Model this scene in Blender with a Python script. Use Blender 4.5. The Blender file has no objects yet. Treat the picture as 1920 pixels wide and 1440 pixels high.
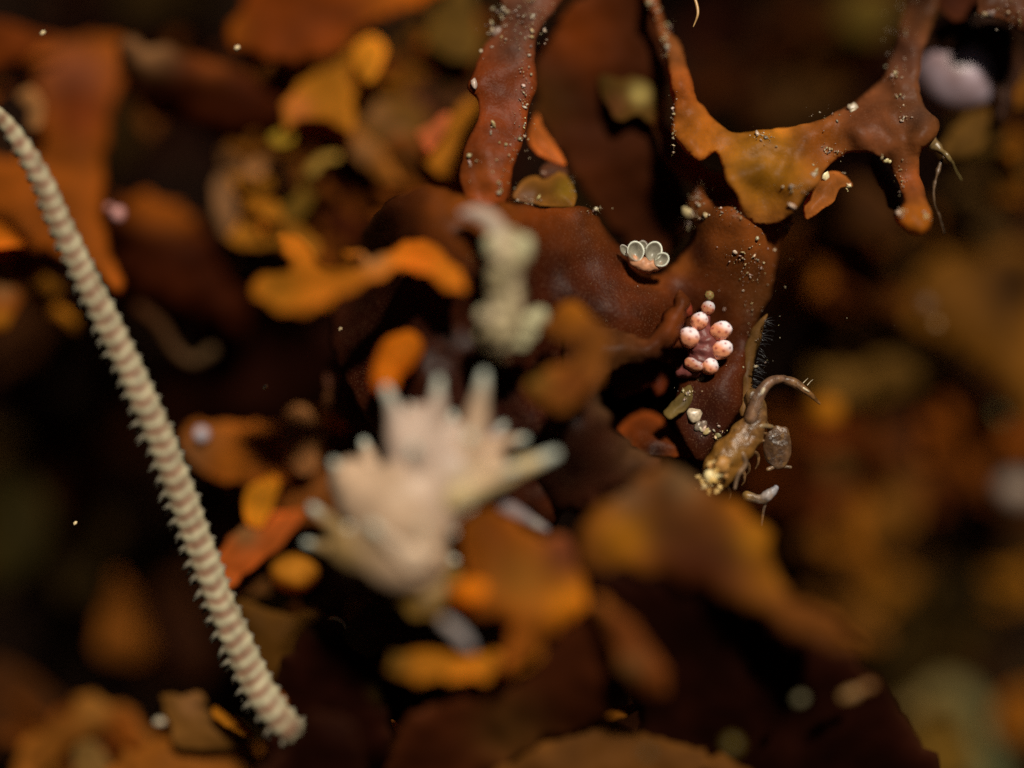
import bpy, bmesh, math, random
from mathutils import Vector, noise, Matrix
from mathutils.geometry import delaunay_2d_cdt

# ------------------------------------------------------------------ camera, sky, sun
scene = bpy.context.scene
COL = scene.collection
CD = 30.0                                   # camera to plane of focus
cam_data = bpy.data.cameras.new('camera')
cam = bpy.data.objects.new('camera', cam_data); COL.objects.link(cam)
cam.location = (0, -CD, 0); cam.rotation_euler = (math.radians(90), 0, 0)
cam_data.sensor_width = 36; cam_data.lens = 36 * CD / 19.2
cam_data.clip_start = 0.5; cam_data.clip_end = 500
cam_data.dof.use_dof = True
cam_data.dof.focus_distance = CD
cam_data.dof.aperture_fstop = (cam_data.lens * 1e-3) / 5.2   # a very wide macro aperture
scene.camera = cam

SUN_DIR = Vector((-0.20, 0.80, -0.57)).normalized()     # the way the light travels
world = bpy.data.worlds.new('World'); scene.world = world; world.use_nodes = True
nt = world.node_tree
sky = nt.nodes.new('ShaderNodeTexSky'); sky.sky_type = 'NISHITA'; sky.sun_disc = False
sky.sun_elevation = math.asin(-SUN_DIR.z)
sky.sun_rotation = math.atan2(-SUN_DIR.x, -SUN_DIR.y)
bg = nt.nodes['Background']; bg.inputs['Strength'].default_value = 0.004
nt.links.new(sky.outputs[0], bg.inputs[0])
sd = bpy.data.lights.new('sun', 'SUN'); sd.energy = 4.1; sd.angle = math.radians(6); sd.color = (1.0, 0.90, 0.74)
sun = bpy.data.objects.new('sun', sd); COL.objects.link(sun)
sun.rotation_euler = SUN_DIR.to_track_quat('-Z', 'Y').to_euler()
scene.view_settings.view_transform = 'Standard'; scene.view_settings.look = 'None'
scene.view_settings.exposure = 0.0; scene.view_settings.gamma = 1.0
scene.cycles.use_denoising = False
scene.cycles.max_bounces = 6; scene.cycles.transparent_max_bounces = 12
scene.cycles.sample_clamp_indirect = 3.0

# ------------------------------------------------------------------ helpers
def P(px, py, d):
    """a point measured on the photograph (1920 px wide) and set at depth d behind the plane of focus"""
    k = (CD + d) / CD / 100.0
    return Vector(((px - 960) * k, d, (720 - py) * k))

def mat(name, rough=0.5, spec=0.25, transl=0.0, bump=0.0, bscale=6.0, alpha=1.0, var=0.35, vscale=1.2, sss=0.0, pattern=None):
    m = bpy.data.materials.new(name); m.use_nodes = True
    n = m.node_tree; L = n.links
    b = n.nodes['Principled BSDF']; out = n.nodes['Material Output']
    at = n.nodes.new('ShaderNodeAttribute'); at.attribute_name = 'pigment'
    tc = n.nodes.new('ShaderNodeTexCoord')
    nz = n.nodes.new('ShaderNodeTexNoise'); nz.inputs['Scale'].default_value = vscale; nz.inputs['Detail'].default_value = 6
    L.new(tc.outputs['Object'], nz.inputs['Vector'])
    mr = n.nodes.new('ShaderNodeMapRange'); mr.inputs['From Min'].default_value = 0.3; mr.inputs['From Max'].default_value = 0.7
    mr.inputs['To Min'].default_value = 1 - var; mr.inputs['To Max'].default_value = 1 + var
    L.new(nz.outputs['Fac'], mr.inputs['Value'])
    mul = n.nodes.new('ShaderNodeVectorMath'); mul.operation = 'SCALE'
    L.new(at.outputs['Color'], mul.inputs[0]); L.new(mr.outputs[0], mul.inputs['Scale'])
    fin = mul.outputs[0]
    if pattern:                              # fine flecks in the skin
        fz = n.nodes.new('ShaderNodeTexNoise'); fz.inputs['Scale'].default_value = pattern[0]; fz.inputs['Detail'].default_value = 3
        L.new(tc.outputs['Object'], fz.inputs['Vector'])
        cr = n.nodes.new('ShaderNodeMapRange'); cr.inputs['From Min'].default_value = pattern[1]; cr.inputs['From Max'].default_value = pattern[1] + 0.08
        L.new(fz.outputs['Fac'], cr.inputs['Value'])
        mx = n.nodes.new('ShaderNodeMix'); mx.data_type = 'RGBA'
        sc_ = n.nodes.new('ShaderNodeMath'); sc_.operation = 'MULTIPLY'; sc_.inputs[1].default_value = pattern[2]
        L.new(cr.outputs[0], sc_.inputs[0]); L.new(sc_.outputs[0], mx.inputs[0])
        L.new(fin, mx.inputs[6]); mx.inputs[7].default_value = (*pattern[3], 1)
        fin = mx.outputs[2]
    L.new(fin, b.inputs['Base Color'])
    b.inputs['Roughness'].default_value = rough
    b.inputs['Specular IOR Level'].default_value = spec
    if sss:
        b.inputs['Subsurface Weight'].default_value = sss; b.inputs['Subsurface Radius'].default_value = (1, .5, .3)
        b.inputs['Subsurface Scale'].default_value = 0.12
    if bump:
        bn = n.nodes.new('ShaderNodeTexNoise'); bn.inputs['Scale'].default_value = bscale; bn.inputs['Detail'].default_value = 8
        L.new(tc.outputs['Object'], bn.inputs['Vector'])
        bp = n.nodes.new('ShaderNodeBump'); bp.inputs['Strength'].default_value = bump; bp.inputs['Distance'].default_value = 0.1
        L.new(bn.outputs['Fac'], bp.inputs['Height']); L.new(bp.outputs[0], b.inputs['Normal'])
    sh = b.outputs[0]
    if transl:
        t = n.nodes.new('ShaderNodeBsdfTranslucent'); L.new(fin, t.inputs['Color'])
        ms = n.nodes.new('ShaderNodeMixShader'); ms.inputs[0].default_value = transl
        L.new(sh, ms.inputs[1]); L.new(t.outputs[0], ms.inputs[2]); sh = ms.outputs[0]
    if alpha < 1:
        t = n.nodes.new('ShaderNodeBsdfTransparent')
        ms = n.nodes.new('ShaderNodeMixShader'); ms.inputs[0].default_value = alpha
        L.new(t.outputs[0], ms.inputs[1]); L.new(sh, ms.inputs[2]); sh = ms.outputs[0]
    L.new(sh, out.inputs['Surface'])
    return m

M_BLADE = mat('seaweed_skin', 0.65, 0.05, transl=0.5, bump=0.12, bscale=3, vscale=0.9)
M_FOCUS = mat('seaweed_skin_fine', 0.42, 0.12, transl=0.48, bump=0.16, bscale=11, vscale=1.6, var=.45, pattern=(34, 0.57, 0.3, (0.34, 0.17, 0.09)))
M_ROCK = mat('dark_rock', 0.9, 0.1, bump=0.8, bscale=1.5)
M_SLUG = mat('slug_skin', 0.4, 0.3, transl=0.25, bump=0.3, bscale=4, var=0.2, vscale=2)
M_PALE = mat('speckled_skin', 0.6, 0.2, bump=0.5, bscale=7, var=0.25, vscale=4)
M_ARM = mat('plated_skin', 0.6, 0.2, bump=0.3, bscale=10, var=0.12, vscale=6)
M_BULB = mat('bulb_skin', 0.4, 0.3, var=0.1, vscale=8, bump=0.15, bscale=20)
M_GLASSY = mat('clear_skin', 0.3, 0.6, transl=0.3, alpha=0.55, var=0.25, vscale=9)
M_SHRIMP = mat('horny_skin', 0.3, 0.6, transl=0.2, alpha=0.7, var=0.6, vscale=6, bump=0.3, bscale=10, pattern=(9, 0.56, 0.5, (0.42, 0.22, 0.07)))
M_GRAIN = mat('grain', 0.35, 0.6, var=0.3, vscale=20)
M_SHELL = mat('shell', 0.35, 0.5, var=0.15, bump=0.1)

def put(name, verts, faces, cols, m, parent=None, smooth=True, solid=None):
    me = bpy.data.meshes.new(name)
    me.from_pydata([tuple(v) for v in verts], [], faces)
    at = me.color_attributes.new('pigment', 'FLOAT_COLOR', 'POINT')
    if isinstance(cols, tuple):
        cols = [cols] * len(verts)
    buf = []
    for c in cols: buf += [max(c[0], 0), max(c[1], 0), max(c[2], 0), 1]
    at.data.foreach_set('color', buf)
    if smooth: me.shade_smooth()
    me.materials.append(m)
    o = bpy.data.objects.new(name, me); COL.objects.link(o)
    if parent is not None:
        o.parent = parent
        o.matrix_parent_inverse = Matrix.Translation(-parent.location)
    if solid:
        s = o.modifiers.new('thickness', 'SOLIDIFY'); s.thickness = solid; s.offset = 0
    return o

def tag(o, label=None, cat=None, group=None, kind=None):
    if label: o['label'] = label
    if cat: o['category'] = cat
    if group: o['group'] = group
    if kind: o['kind'] = kind
    return o

def thing(name, loc, label, cat, group=None):
    o = bpy.data.objects.new(name, None); COL.objects.link(o); o.location = loc
    o.empty_display_size = 0.2
    return tag(o, label, cat, group)

def smooth_loop(pts, step):
    out = []; n = len(pts)
    for i in range(n):
        p0, p1, p2, p3 = [Vector(pts[(i + k) % n]) for k in (-1, 0, 1, 2)]
        m = max(2, int((p2 - p1).length / step))
        for k in range(m):
            t = k / m
            out.append(0.5 * ((2 * p1) + (p2 - p0) * t + (2 * p0 - 5 * p1 + 4 * p2 - p3) * t * t + (3 * p1 - p0 - 3 * p2 + p3) * t ** 3))
    return out

def smooth_path(pts, n):
    """Catmull-Rom through tuples of any length, n samples"""
    out = []; m = len(pts)
    for k in range(n):
        u = k / (n - 1) * (m - 1); i = min(int(u), m - 2); t = u - i
        g = lambda j: pts[min(max(j, 0), m - 1)]
        out.append([0.5 * ((2 * b) + (c - a) * t + (2 * a - 5 * b + 4 * c - d) * t * t + (3 * b - a - 3 * c + d) * t ** 3)
                    for a, b, c, d in zip(g(i - 1), g(i), g(i + 1), g(i + 2))])
    return out

seed_n = [0]
def blade(name, pts, d, col, tx=0, tz=0.35, roll=0.2, rw=20, wav=0.22, ws=120, spots=(), dpts=None, step=None,
          jit=None, m=None, thick=0.03, parent=None, bulge=0.0, rim=0.7, label=None, cat='seaweed', group=None, ret=False):
    """a seaweed blade: outline measured on the photograph, its own depth, tilt, rolled margin, ripples and thickness.
    spots: (x, y, radius, colour) patches of pigment or painted light; dpts: (x, y, extra depth, radius)"""
    seed_n[0] += 1; sd_ = seed_n[0] * 17.3
    xs = [p[0] for p in pts]; ys = [p[1] for p in pts]
    cx, cy = (min(xs) + max(xs)) / 2, (min(ys) + max(ys)) / 2
    size = max(max(xs) - min(xs), max(ys) - min(ys))
    step = step or max(5.0, size / 42)
    loop = smooth_loop(pts, step * 0.8)
    if jit is None: jit = min(5.0, size * 0.018)
    if jit:
        for i, p in enumerate(loop):
            j = noise.noise_vector(Vector((p.x * 0.06, p.y * 0.06, sd_))) * 0 + noise.noise_vector(Vector((p.x * 0.035, p.y * 0.035, sd_))) * jit * 3 + noise.noise_vector(Vector((p.x * 0.085, p.y * 0.085, sd_))) * jit * 1.3
            p.x += j.x; p.y += j.y
    n = len(loop)
    inner = []
    rnd = random.Random(seed_n[0])
    # interior samples
    y = min(ys)
    import bisect
    segs = [(loop[i], loop[(i + 1) % n]) for i in range(n)]
    while y < max(ys):
        cr = sorted(a.x + (y - a.y) * (b.x - a.x) / (b.y - a.y) for a, b in segs if (a.y <= y) != (b.y <= y))
        for a, b in zip(cr[::2], cr[1::2]):
            k = int((b - a) / step)
            for i in range(1, k):
                inner.append(Vector((a + (b - a) * i / k, y)))
        y += step
    allp = loop + inner
    res = delaunay_2d_cdt([Vector((p.x, p.y)) for p in allp], [(i, (i + 1) % n) for i in range(n)], [], 1, 1e-4)
    V2, F = res[0], res[2]
    seg = loop
    def depth(x, y):
        e = min((x - q.x) ** 2 + (y - q.y) ** 2 for q in seg) ** 0.5
        dd = d + tx * (x - cx) / 100 + tz * (cy - y) / 100 + roll * math.exp(-(e / rw) ** 1.3) - bulge * (1 - math.exp(-e / 40))
        dd += wav * noise.noise(Vector((x / ws, y / ws, sd_))) + wav * 0.35 * noise.noise(Vector((x / ws * 2.7, y / ws * 2.7, sd_)))
        if dpts:
            for (ax, ay, ad, ar) in dpts:
                dd += ad * math.exp(-((x - ax) ** 2 + (y - ay) ** 2) / ar ** 2)
        return dd
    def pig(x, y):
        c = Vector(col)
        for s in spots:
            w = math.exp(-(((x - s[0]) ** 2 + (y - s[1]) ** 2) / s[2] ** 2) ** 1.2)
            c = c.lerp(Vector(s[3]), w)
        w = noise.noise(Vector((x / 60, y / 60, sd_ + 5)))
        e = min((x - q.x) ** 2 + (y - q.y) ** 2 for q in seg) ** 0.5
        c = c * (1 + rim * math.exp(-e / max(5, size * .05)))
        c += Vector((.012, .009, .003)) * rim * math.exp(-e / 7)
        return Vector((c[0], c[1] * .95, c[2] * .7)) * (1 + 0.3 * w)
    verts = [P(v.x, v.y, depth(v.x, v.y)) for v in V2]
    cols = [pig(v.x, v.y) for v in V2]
    org = None
    faces = [list(f)[::-1] for f in F]
    if parent is None:
        org = P(cx, cy, d)
        verts = [v - org for v in verts]
    o = put(name, verts, faces, cols, m or M_BLADE, None, True, thick)
    if org is not None: o.location = org
    if parent is not None:
        o.parent = parent; o.matrix_parent_inverse = Matrix.Translation(-parent.location)
    if parent is None: tag(o, label, cat, group)
    elif label: o['label'] = label
    o_depth[o.name] = depth
    return o
o_depth = {}

def W(label, pts, d, col, **k):
    return blade('seaweed_frond', pts, d, col, label=label, **k)

def tube(path, ns=20, nr=14, cap=True, lump=0.0, ls=3.0, flat=1.0, sd_=0.0):
    """path of (px, py, d, radius px): returns verts, faces, t per vertex; round ended"""
    sp = smooth_path([tuple(float(a) for a in p) for p in path], ns)
    cs = [P(a[0], a[1], a[2]) for a in sp]; rs = [max(a[3], 0.2) / 100 for a in sp]
    pts = list(zip(cs, rs)); tt = [i / (ns - 1) for i in range(ns)]
    def ends(c, dirv, r, t):
        return [((c + dirv * r * math.sin(a)), r * math.cos(a), t) for a in (math.radians(25), math.radians(50), math.radians(70), math.radians(84))]
    rows = [(c, r, t) for (c, r), t in zip(pts, tt)]
    if cap:
        d0 = (cs[0] - cs[1]).normalized(); d1 = (cs[-1] - cs[-2]).normalized()
        rows = ends(cs[0], d0, rs[0], 0)[::-1] + rows + ends(cs[-1], d1, rs[-1], 1)
    V, F, T = [], [], []
    up = Vector((0.13, -1, 0.21))
    n = len(rows)
    for i, (c, r, t) in enumerate(rows):
        tg = (rows[min(i + 1, n - 1)][0] - rows[max(i - 1, 0)][0]).normalized()
        sx = tg.cross(up)
        sx = sx.normalized() if sx.length > 1e-4 else Vector((1, 0, 0))
        uy = sx.cross(tg).normalized()
        for k in range(nr):
            a = 2 * math.pi * k / nr
            dr = sx * math.cos(a) + uy * math.sin(a) * flat
            p = c + dr * r
            if lump: p += dr * r * lump * noise.noise(p * ls + Vector((sd_, 0, 0)))
            V.append(p); T.append((t, a))
    for i in range(n - 1):
        for k in range(nr):
            F.append((i * nr + k, i * nr + (k + 1) % nr, (i + 1) * nr + (k + 1) % nr, (i + 1) * nr + k))
    F.append(tuple(range(nr))[::-1]); F.append(tuple((n - 1) * nr + k for k in range(nr)))
    return V, F, T

def lerp3(a, b, t):
    t = min(max(t, 0), 1); return tuple(x + (y - x) * t for x, y in zip(a, b))

def tube_obj(name, path, c0, c1, m, parent=None, label=None, cat=None, group=None, power=1.0, **k):
    V, F, T = tube(path, **k)
    cols = [lerp3(c0, c1, t ** power) for t, a in T]
    if parent is None:
        org = P(path[0][0], path[0][1], path[0][2]); V = [v - org for v in V]
        o = put(name, V, F, cols, m); o.location = org
        return tag(o, label, cat, group)
    return put(name, V, F, cols, m, parent)

def ball(c, r, sub=3, sc=(1, 1, 1), lump=0.0, ls=2.0, axis=None, sd_=0.0):
    bm = bmesh.new(); bmesh.ops.create_icosphere(bm, subdivisions=sub, radius=1.0)
    rot = Vector((0, 0, 1)).rotation_difference(Vector(axis).normalized()).to_matrix() if axis else Matrix.Identity(3)
    V = []; N = []
    for v in bm.verts:
        p = Vector((v.co.x * sc[0], v.co.y * sc[1], v.co.z * sc[2]))
        q = 1 + lump * noise.noise(v.co * ls + Vector((sd_, sd_ * 1.3, 0)))
        V.append(Vector(c) + rot @ (p * r * q)); N.append(v.co.copy())
    F = [tuple(v.index for v in f.verts) for f in bm.faces]
    bm.free()
    return V, F, N

def join(parts):
    V, F, C = [], [], []
    for v, f, c in parts:
        b = len(V); V += v; F += [tuple(i + b for i in q) for q in f]
        C += ([c] * len(v) if isinstance(c, tuple) else c)
    return V, F, C

def grains(owner, spec, seed, col=(0.62, 0.52, 0.34), name='encrusting_grains'):
    """small crumbs lying on the blade: spec of (x, y, spread x, spread y, count, size px)"""
    rnd = random.Random(seed); dep = o_depth[owner.name]; parts = []
    spec = spec + [(x, y, sx * 1.5, sy * 1.5, n * 3, 2.0) for (x, y, sx, sy, n, s) in spec if n > 3]
    for (x, y, sx, sy, n, s) in spec:
        for i in range(n):
            px = x + rnd.gauss(0, sx) if n > 1 else x; py = y + rnd.gauss(0, sy) if n > 1 else y
            r = s * (rnd.uniform(0.7, 1.2) if n == 1 else min(2.0, rnd.lognormvariate(-.35, .5))) / 200
            c = P(px, py, dep(px, py) - 0.045)
            v, f, _ = ball(c, r, 2 if s > 6 else 1, (rnd.uniform(.5, 2.2), 0.5, rnd.uniform(.5, 1.6)), 0.5, 1.8, (rnd.uniform(-1, 1), rnd.uniform(-.3, .3), rnd.uniform(-1, 1)), rnd.random() * 9)
            q = 1.0 if n == 1 else rnd.uniform(0.3, 1.0)
            parts.append((v, f, (col[0] * q, col[1] * q * rnd.uniform(.8, 1.05), col[2] * q * rnd.uniform(.6, 1.2))))
    V, F, C = join(parts)
    o = put(name, V, F, C, M_GRAIN, owner)
    o['kind'] = 'stuff'
    return o

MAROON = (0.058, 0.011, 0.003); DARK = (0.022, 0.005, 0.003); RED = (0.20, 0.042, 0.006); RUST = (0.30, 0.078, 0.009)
ORANGE = (0.56, 0.155, 0.010); OCHRE = (0.40, 0.155, 0.014); OLIVE = (0.15, 0.08, 0.018); PURPLE = (0.14, 0.052, 0.035)
BROWN = (0.17, 0.052, 0.010); TAN = (0.34, 0.16, 0.07); GOLD = (0.34, 0.115, 0.010); GREY = (0.5, 0.47, 0.40)
# ------------------------------------------------------------------ setting: the rock behind everything
def rock():
    V, F = [], []
    nx, nz = 90, 70
    for j in range(nz):
        for i in range(nx):
            x = -70 + 140 * i / (nx - 1); z = -50 + 100 * j / (nz - 1)
            y = 15 + 0.006 * x * x * 0 - 0.25 * max(0, -z - 14) ** 1.15 + 2.6 * noise.noise(Vector((x * .16, z * .16, 3))) + 1.1 * noise.noise(Vector((x * .5, z * .5, 8)))
            V.append(Vector((x, y, z)))
    for j in range(nz - 1):
        for i in range(nx - 1):
            a = j * nx + i; F.append((a, a + 1, a + nx + 1, a + nx))
    o = put('rock_face', V, F, (0.012, 0.005, 0.002), M_ROCK); tag(o, kind='structure')
rock()

def turf():
    rnd = random.Random(5); parts = []
    for k in range(1500):
        x = rnd.uniform(-26, 26); z = rnd.uniform(-19, 18); y = rnd.uniform(8.0, 14.0)
        a = rnd.uniform(0, 6.28); L = rnd.uniform(0.8, 2.8); w = rnd.uniform(0.2, 0.75)
        dirv = Vector((math.cos(a), rnd.uniform(-.5, .5), math.sin(a))).normalized()
        side = dirv.cross(Vector((rnd.uniform(-.6, .6), -1, rnd.uniform(-.6, .6)))).normalized()
        bend = Vector((rnd.uniform(-1, 1), rnd.uniform(-.8, .3), rnd.uniform(-1, 1))) * 0.5
        V, F = [], []
        for i in range(7):
            t = i / 6; c = Vector((x, y, z)) + dirv * L * t + bend * t * t * L * .6
            ww = w * math.sin(math.pi * (0.12 + 0.86 * t)) ** .7
            curl = side.cross(dirv) * ww * .35
            V += [c - side * ww + curl, c, c + side * ww + curl]
        for i in range(6):
            for j in (0, 1):
                q = i * 3 + j; F.append((q, q + 1, q + 4, q + 3))
        base = rnd.choice([DARK, DARK, MAROON, DARK, MAROON, BROWN, OLIVE])
        s = rnd.uniform(.4, 1.0) * 0.6
        parts.append((V, F, tuple(c * s for c in base)))
    V, F, C = join(parts)
    o = put('seaweed_turf', V, F, C, M_BLADE)
    tag(o, 'dark blurred turf of small seaweed covering the rock behind', 'seaweed turf', kind='stuff')
turf()

# ------------------------------------------------------------------ blades, top left
W('broad rust red blade hanging behind the upper end of the brittle star arm',
  [(-30, 170), (40, 125), (60, 100), (140, 72), (245, 76), (245, 120), (225, 180), (207, 260), (196, 340), (192, 410), (205, 470), (225, 515), (222, 550),
   (200, 540), (165, 490), (110, 482), (60, 470), (-30, 475), (-30, 300), (20, 290), (60, 240), (75, 180), (40, 155), (-30, 210)],
  2.5, RUST, tz=0.5, roll=0.3, spots=[(140, 150, 60, (0.3, 0.09, 0.05)), (150, 210, 60, (0.2, 0.04, 0.008))])
W('thin dark red blade crossing the top left corner', [(-30, 40), (60, 60), (110, 72), (60, 100), (0, 125), (-30, 130)], 2.9, RED, tz=0.3)
W('dark maroon blade reaching right from the broad rust red one, brown along its upper margin with a painted lit edge',
  [(225, 78), (330, 92), (430, 122), (495, 160), (530, 215), (510, 262), (440, 262), (360, 240), (290, 215), (238, 150)], 2.6, MAROON, tz=-0.4, roll=0.4, rw=16, spots=[(280, 88, 50, (0.3, 0.15, 0.08)), (400, 115, 45, (0.2, 0.05, 0.012))])  # pale left patch is the lit edge, painted into the colour
W('dim brown scrap in the black gap under the maroon blade', [(235, 175), (290, 180), (305, 200), (285, 255), (270, 235), (245, 200)], 4.6, BROWN)
W('small curved olive brown lobe left of the broad rust red blade', [(35, 180), (58, 168), (82, 195), (76, 240), (55, 240), (52, 205)], 2.0, TAN, tz=0.5)
W('orange strip at the left edge behind the brittle star arm', [(-30, 412), (20, 428), (50, 445), (42, 462), (-30, 458)], 1.5, ORANGE, tz=1.2)
W('brown lobe with ochre tip at the left edge below the orange strip', [(-30, 490), (25, 515), (38, 555), (24, 600), (2, 618), (-30, 605)], 2.2, RUST, spots=[(5, 600, 22, OCHRE), (5, 540, 25, TAN)])
W('dim brown blade running under the broad rust red blade at the left edge', [(-30, 470), (60, 478), (130, 490), (70, 530), (20, 540), (-30, 520)], 3.2, BROWN, tz=-0.3)
W('rounded dark red lobe beside the brittle star arm, its lit top margin painted rust',
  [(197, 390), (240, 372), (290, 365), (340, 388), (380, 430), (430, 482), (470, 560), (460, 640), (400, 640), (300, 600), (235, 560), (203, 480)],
  3.0, MAROON, tz=-0.25, roll=0.9, rw=30, spots=[(280, 375, 50, RUST), (330, 400, 40, RUST)])  # rust patches paint the light on the top margin
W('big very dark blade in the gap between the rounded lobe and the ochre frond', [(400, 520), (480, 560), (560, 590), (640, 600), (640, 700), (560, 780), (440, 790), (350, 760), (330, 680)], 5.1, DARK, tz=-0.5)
W('orange red blade entering at the top left of centre with a pointed left tip',
  [(428, 45), (452, 10), (500, -35), (840, -35), (790, 10), (720, 35), (665, 58), (640, 88), (570, 108), (470, 100), (418, 72)], 2.6, RED, tz=0.6, roll=0.2,
  spots=[(440, 55, 35, RUST), (770, -10, 75, ORANGE), (740, 20, 40, RUST)])
W('olive green blade at the top edge left of the speckled strap', [(815, -35), (872, -35), (893, 35), (902, 80), (884, 108), (840, 112), (800, 75), (808, 25)], 3.0, OLIVE, tz=0.5)
W('reddish brown blade below the olive green one', [(800, 95), (862, 92), (892, 130), (884, 190), (800, 262), (720, 285), (690, 205), (745, 172), (790, 135)], 3.5, (0.15, 0.05, 0.02), tz=0.2, spots=[(730, 160, 40, PURPLE)])

# the ochre frond, upper left of the middle: many lobes on one plant
f = thing('branching_frond', P(560, 330, 2.4), 'crinkled ochre yellow frond of many lobes at upper left, out of focus', 'seaweed')
def lobe(pts, d, col, **k): return blade('lobe', pts, d + .5, col, parent=f, **k)
lobe([(533, 195), (560, 165), (600, 130), (640, 102), (668, 95), (690, 130), (668, 170), (660, 205), (665, 245), (630, 232), (590, 222), (555, 230), (535, 240)], 1.9, OCHRE, tz=0.6, spots=[(560, 205, 26, (0.6, 0.2, 0.05))])
lobe([(668, 85), (695, 68), (724, 92), (714, 125), (692, 155), (672, 132), (664, 105)], 1.6, (0.6, 0.25, 0.02), tz=0.7)
lobe([(462, 108), (485, 82), (508, 48), (530, 42), (530, 75), (505, 108), (482, 122)], 2.2, OCHRE, tz=0.4)
lobe([(512, 104), (538, 95), (560, 72), (600, 75), (625, 85), (600, 110), (565, 132), (530, 132)], 2.3, (0.28, 0.17, 0.03), tz=0.4)
lobe([(505, 120), (560, 130), (600, 130), (560, 170), (530, 190), (505, 170)], 2.7, BROWN, tz=0.0)
lobe([(506, 256), (532, 243), (552, 258), (538, 274), (514, 271)], 1.7, (0.4, 0.26, 0.03), tz=0.6)
lobe([(560, 225), (640, 230), (700, 262), (735, 300), (745, 340), (720, 335), (690, 320), (640, 275), (600, 262), (560, 262)], 2.1, (0.3, 0.11, 0.02), tz=0.3, spots=[(680, 285, 25, TAN)])
lobe([(655, 165), (700, 180), (760, 190), (800, 215), (790, 260), (740, 275), (700, 260), (660, 230)], 2.4, (0.2, 0.09, 0.02), tz=0.3, spots=[(710, 215, 22, TAN), (745, 255, 22, TAN)])
lobe([(572, 318), (598, 293), (630, 288), (634, 300), (608, 306), (588, 330)], 1.8, (0.4, 0.25, 0.06), tz=0.8)
lobe([(410, 276), (470, 268), (540, 280), (560, 270), (590, 290), (570, 330), (545, 350), (490, 350), (450, 330)], 2.6, (0.17, 0.07, 0.03), tz=0.2, spots=[(555, 290, 22, GOLD)])
lobe([(410, 332), (428, 316), (446, 340), (442, 400), (428, 442), (407, 425), (399, 372)], 2.2, (0.22, 0.11, 0.06), tz=0.3)
lobe([(430, 336), (448, 336), (482, 350), (510, 374), (530, 402), (512, 414), (480, 396), (448, 368)], 1.8, OCHRE, tz=1.0)
lobe([(436, 450), (452, 420), (480, 400), (515, 398), (560, 420), (595, 465), (575, 482), (525, 462), (470, 464)], 2.0, (0.38, 0.15, 0.015), tz=0.4)
lobe([(518, 396), (555, 365), (572, 325), (592, 340), (580, 388), (548, 415)], 2.1, (0.22, 0.12, 0.02), tz=0.3)
lobe([(478, 535), (492, 516), (540, 516), (548, 500), (525, 455), (548, 444), (590, 488), (640, 508), (690, 496), (640, 478), (650, 470), (700, 482), (735, 462), (780, 452), (815, 458),
      (845, 490), (872, 528), (862, 543), (805, 522), (762, 500), (712, 512), (660, 545), (600, 572), (540, 585), (508, 572), (486, 552)], -2.6, (0.45, 0.15, 0.012), tz=0.9, roll=0.2,
     spots=[(520, 545, 45, OCHRE), (790, 478, 38, ORANGE), (700, 485, 26, TAN)])
W('dark maroon blade filling the middle of the ochre frond', [(560, 330), (620, 290), (700, 320), (780, 335), (790, 420), (760, 462), (690, 476), (620, 470), (590, 420)], 3.5, MAROON, tz=-0.2)
W('ochre blade curving up to the left edge of the speckled strap', [(912, 180), (906, 235), (880, 290), (846, 330), (810, 320), (790, 290), (815, 258), (845, 218), (870, 196)], 2.1, (0.42, 0.16, 0.015), tz=0.35)
W('small salmon pink sliver on the ochre curved blade', [(843, 213), (812, 233), (784, 250), (800, 282), (818, 266), (838, 238)], 1.7, (0.6, 0.17, 0.07), tz=0.5)
W('brown blade between the ochre frond and the speckled strap', [(730, 260), (790, 270), (850, 320), (880, 345), (960, 372), (900, 400), (820, 390), (760, 350)], 2.4, RUST, tz=0.0, spots=[(760, 310, 50, (0.14, 0.05, 0.01))])

# ------------------------------------------------------------------ blades in focus
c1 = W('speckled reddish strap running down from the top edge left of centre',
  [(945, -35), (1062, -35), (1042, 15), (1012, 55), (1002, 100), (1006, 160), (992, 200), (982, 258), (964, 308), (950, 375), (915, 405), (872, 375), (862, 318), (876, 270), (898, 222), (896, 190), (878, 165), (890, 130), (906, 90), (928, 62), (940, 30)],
  0.05, (0.22, 0.045, 0.012), tz=0.3, roll=0.12, rw=10, jit=1.0, m=M_FOCUS, step=7, wav=0.25, ws=110, spots=[(985, 10, 75, (0.16, 0.065, 0.05)), (960, 80, 45, (0.17, 0.06, 0.04)), (905, 330, 50, (0.3, 0.07, 0.012))])  # purplish upper patches paint in the sheen of reflected light
grains(c1, [(944, 22, 4, 18, 9, 5), (985, 20, 20, 25, 22, 5), (902, 40, 10, 6, 0, 5), (902, 96, 2, 2, 1, 8), (955, 60, 20, 25, 12, 4), (985, 150, 6, 30, 16, 5), (975, 240, 10, 30, 14, 5), (925, 235, 3, 3, 1, 11), (920, 246, 2, 4, 3, 7),
            (950, 268, 3, 3, 2, 8), (888, 160, 3, 2, 2, 8), (878, 300, 3, 6, 3, 5), (938, 352, 2, 4, 5, 6), (930, 310, 15, 20, 8, 4), (928, 50, 5, 8, 6, 8), (1000, 60, 12, 18, 8, 5)], 1)
W('long dark maroon blade slanting down behind the speckled strap',
  [(1000, 205), (1008, 100), (1060, 15), (1130, -35), (1215, -35), (1238, 40), (1256, 130), (1246, 200), (1262, 300), (1290, 352), (1294, 400), (1272, 470), (1240, 505), (1200, 480), (1150, 430), (1108, 380), (1075, 330), (1040, 280), (1008, 222)],
  1.5, (0.062, 0.015, 0.005), tz=-0.05, roll=0.1, spots=[(1105, 70, 65, RED), (1030, 190, 50, (0.1, 0.035, 0.01))])
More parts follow.
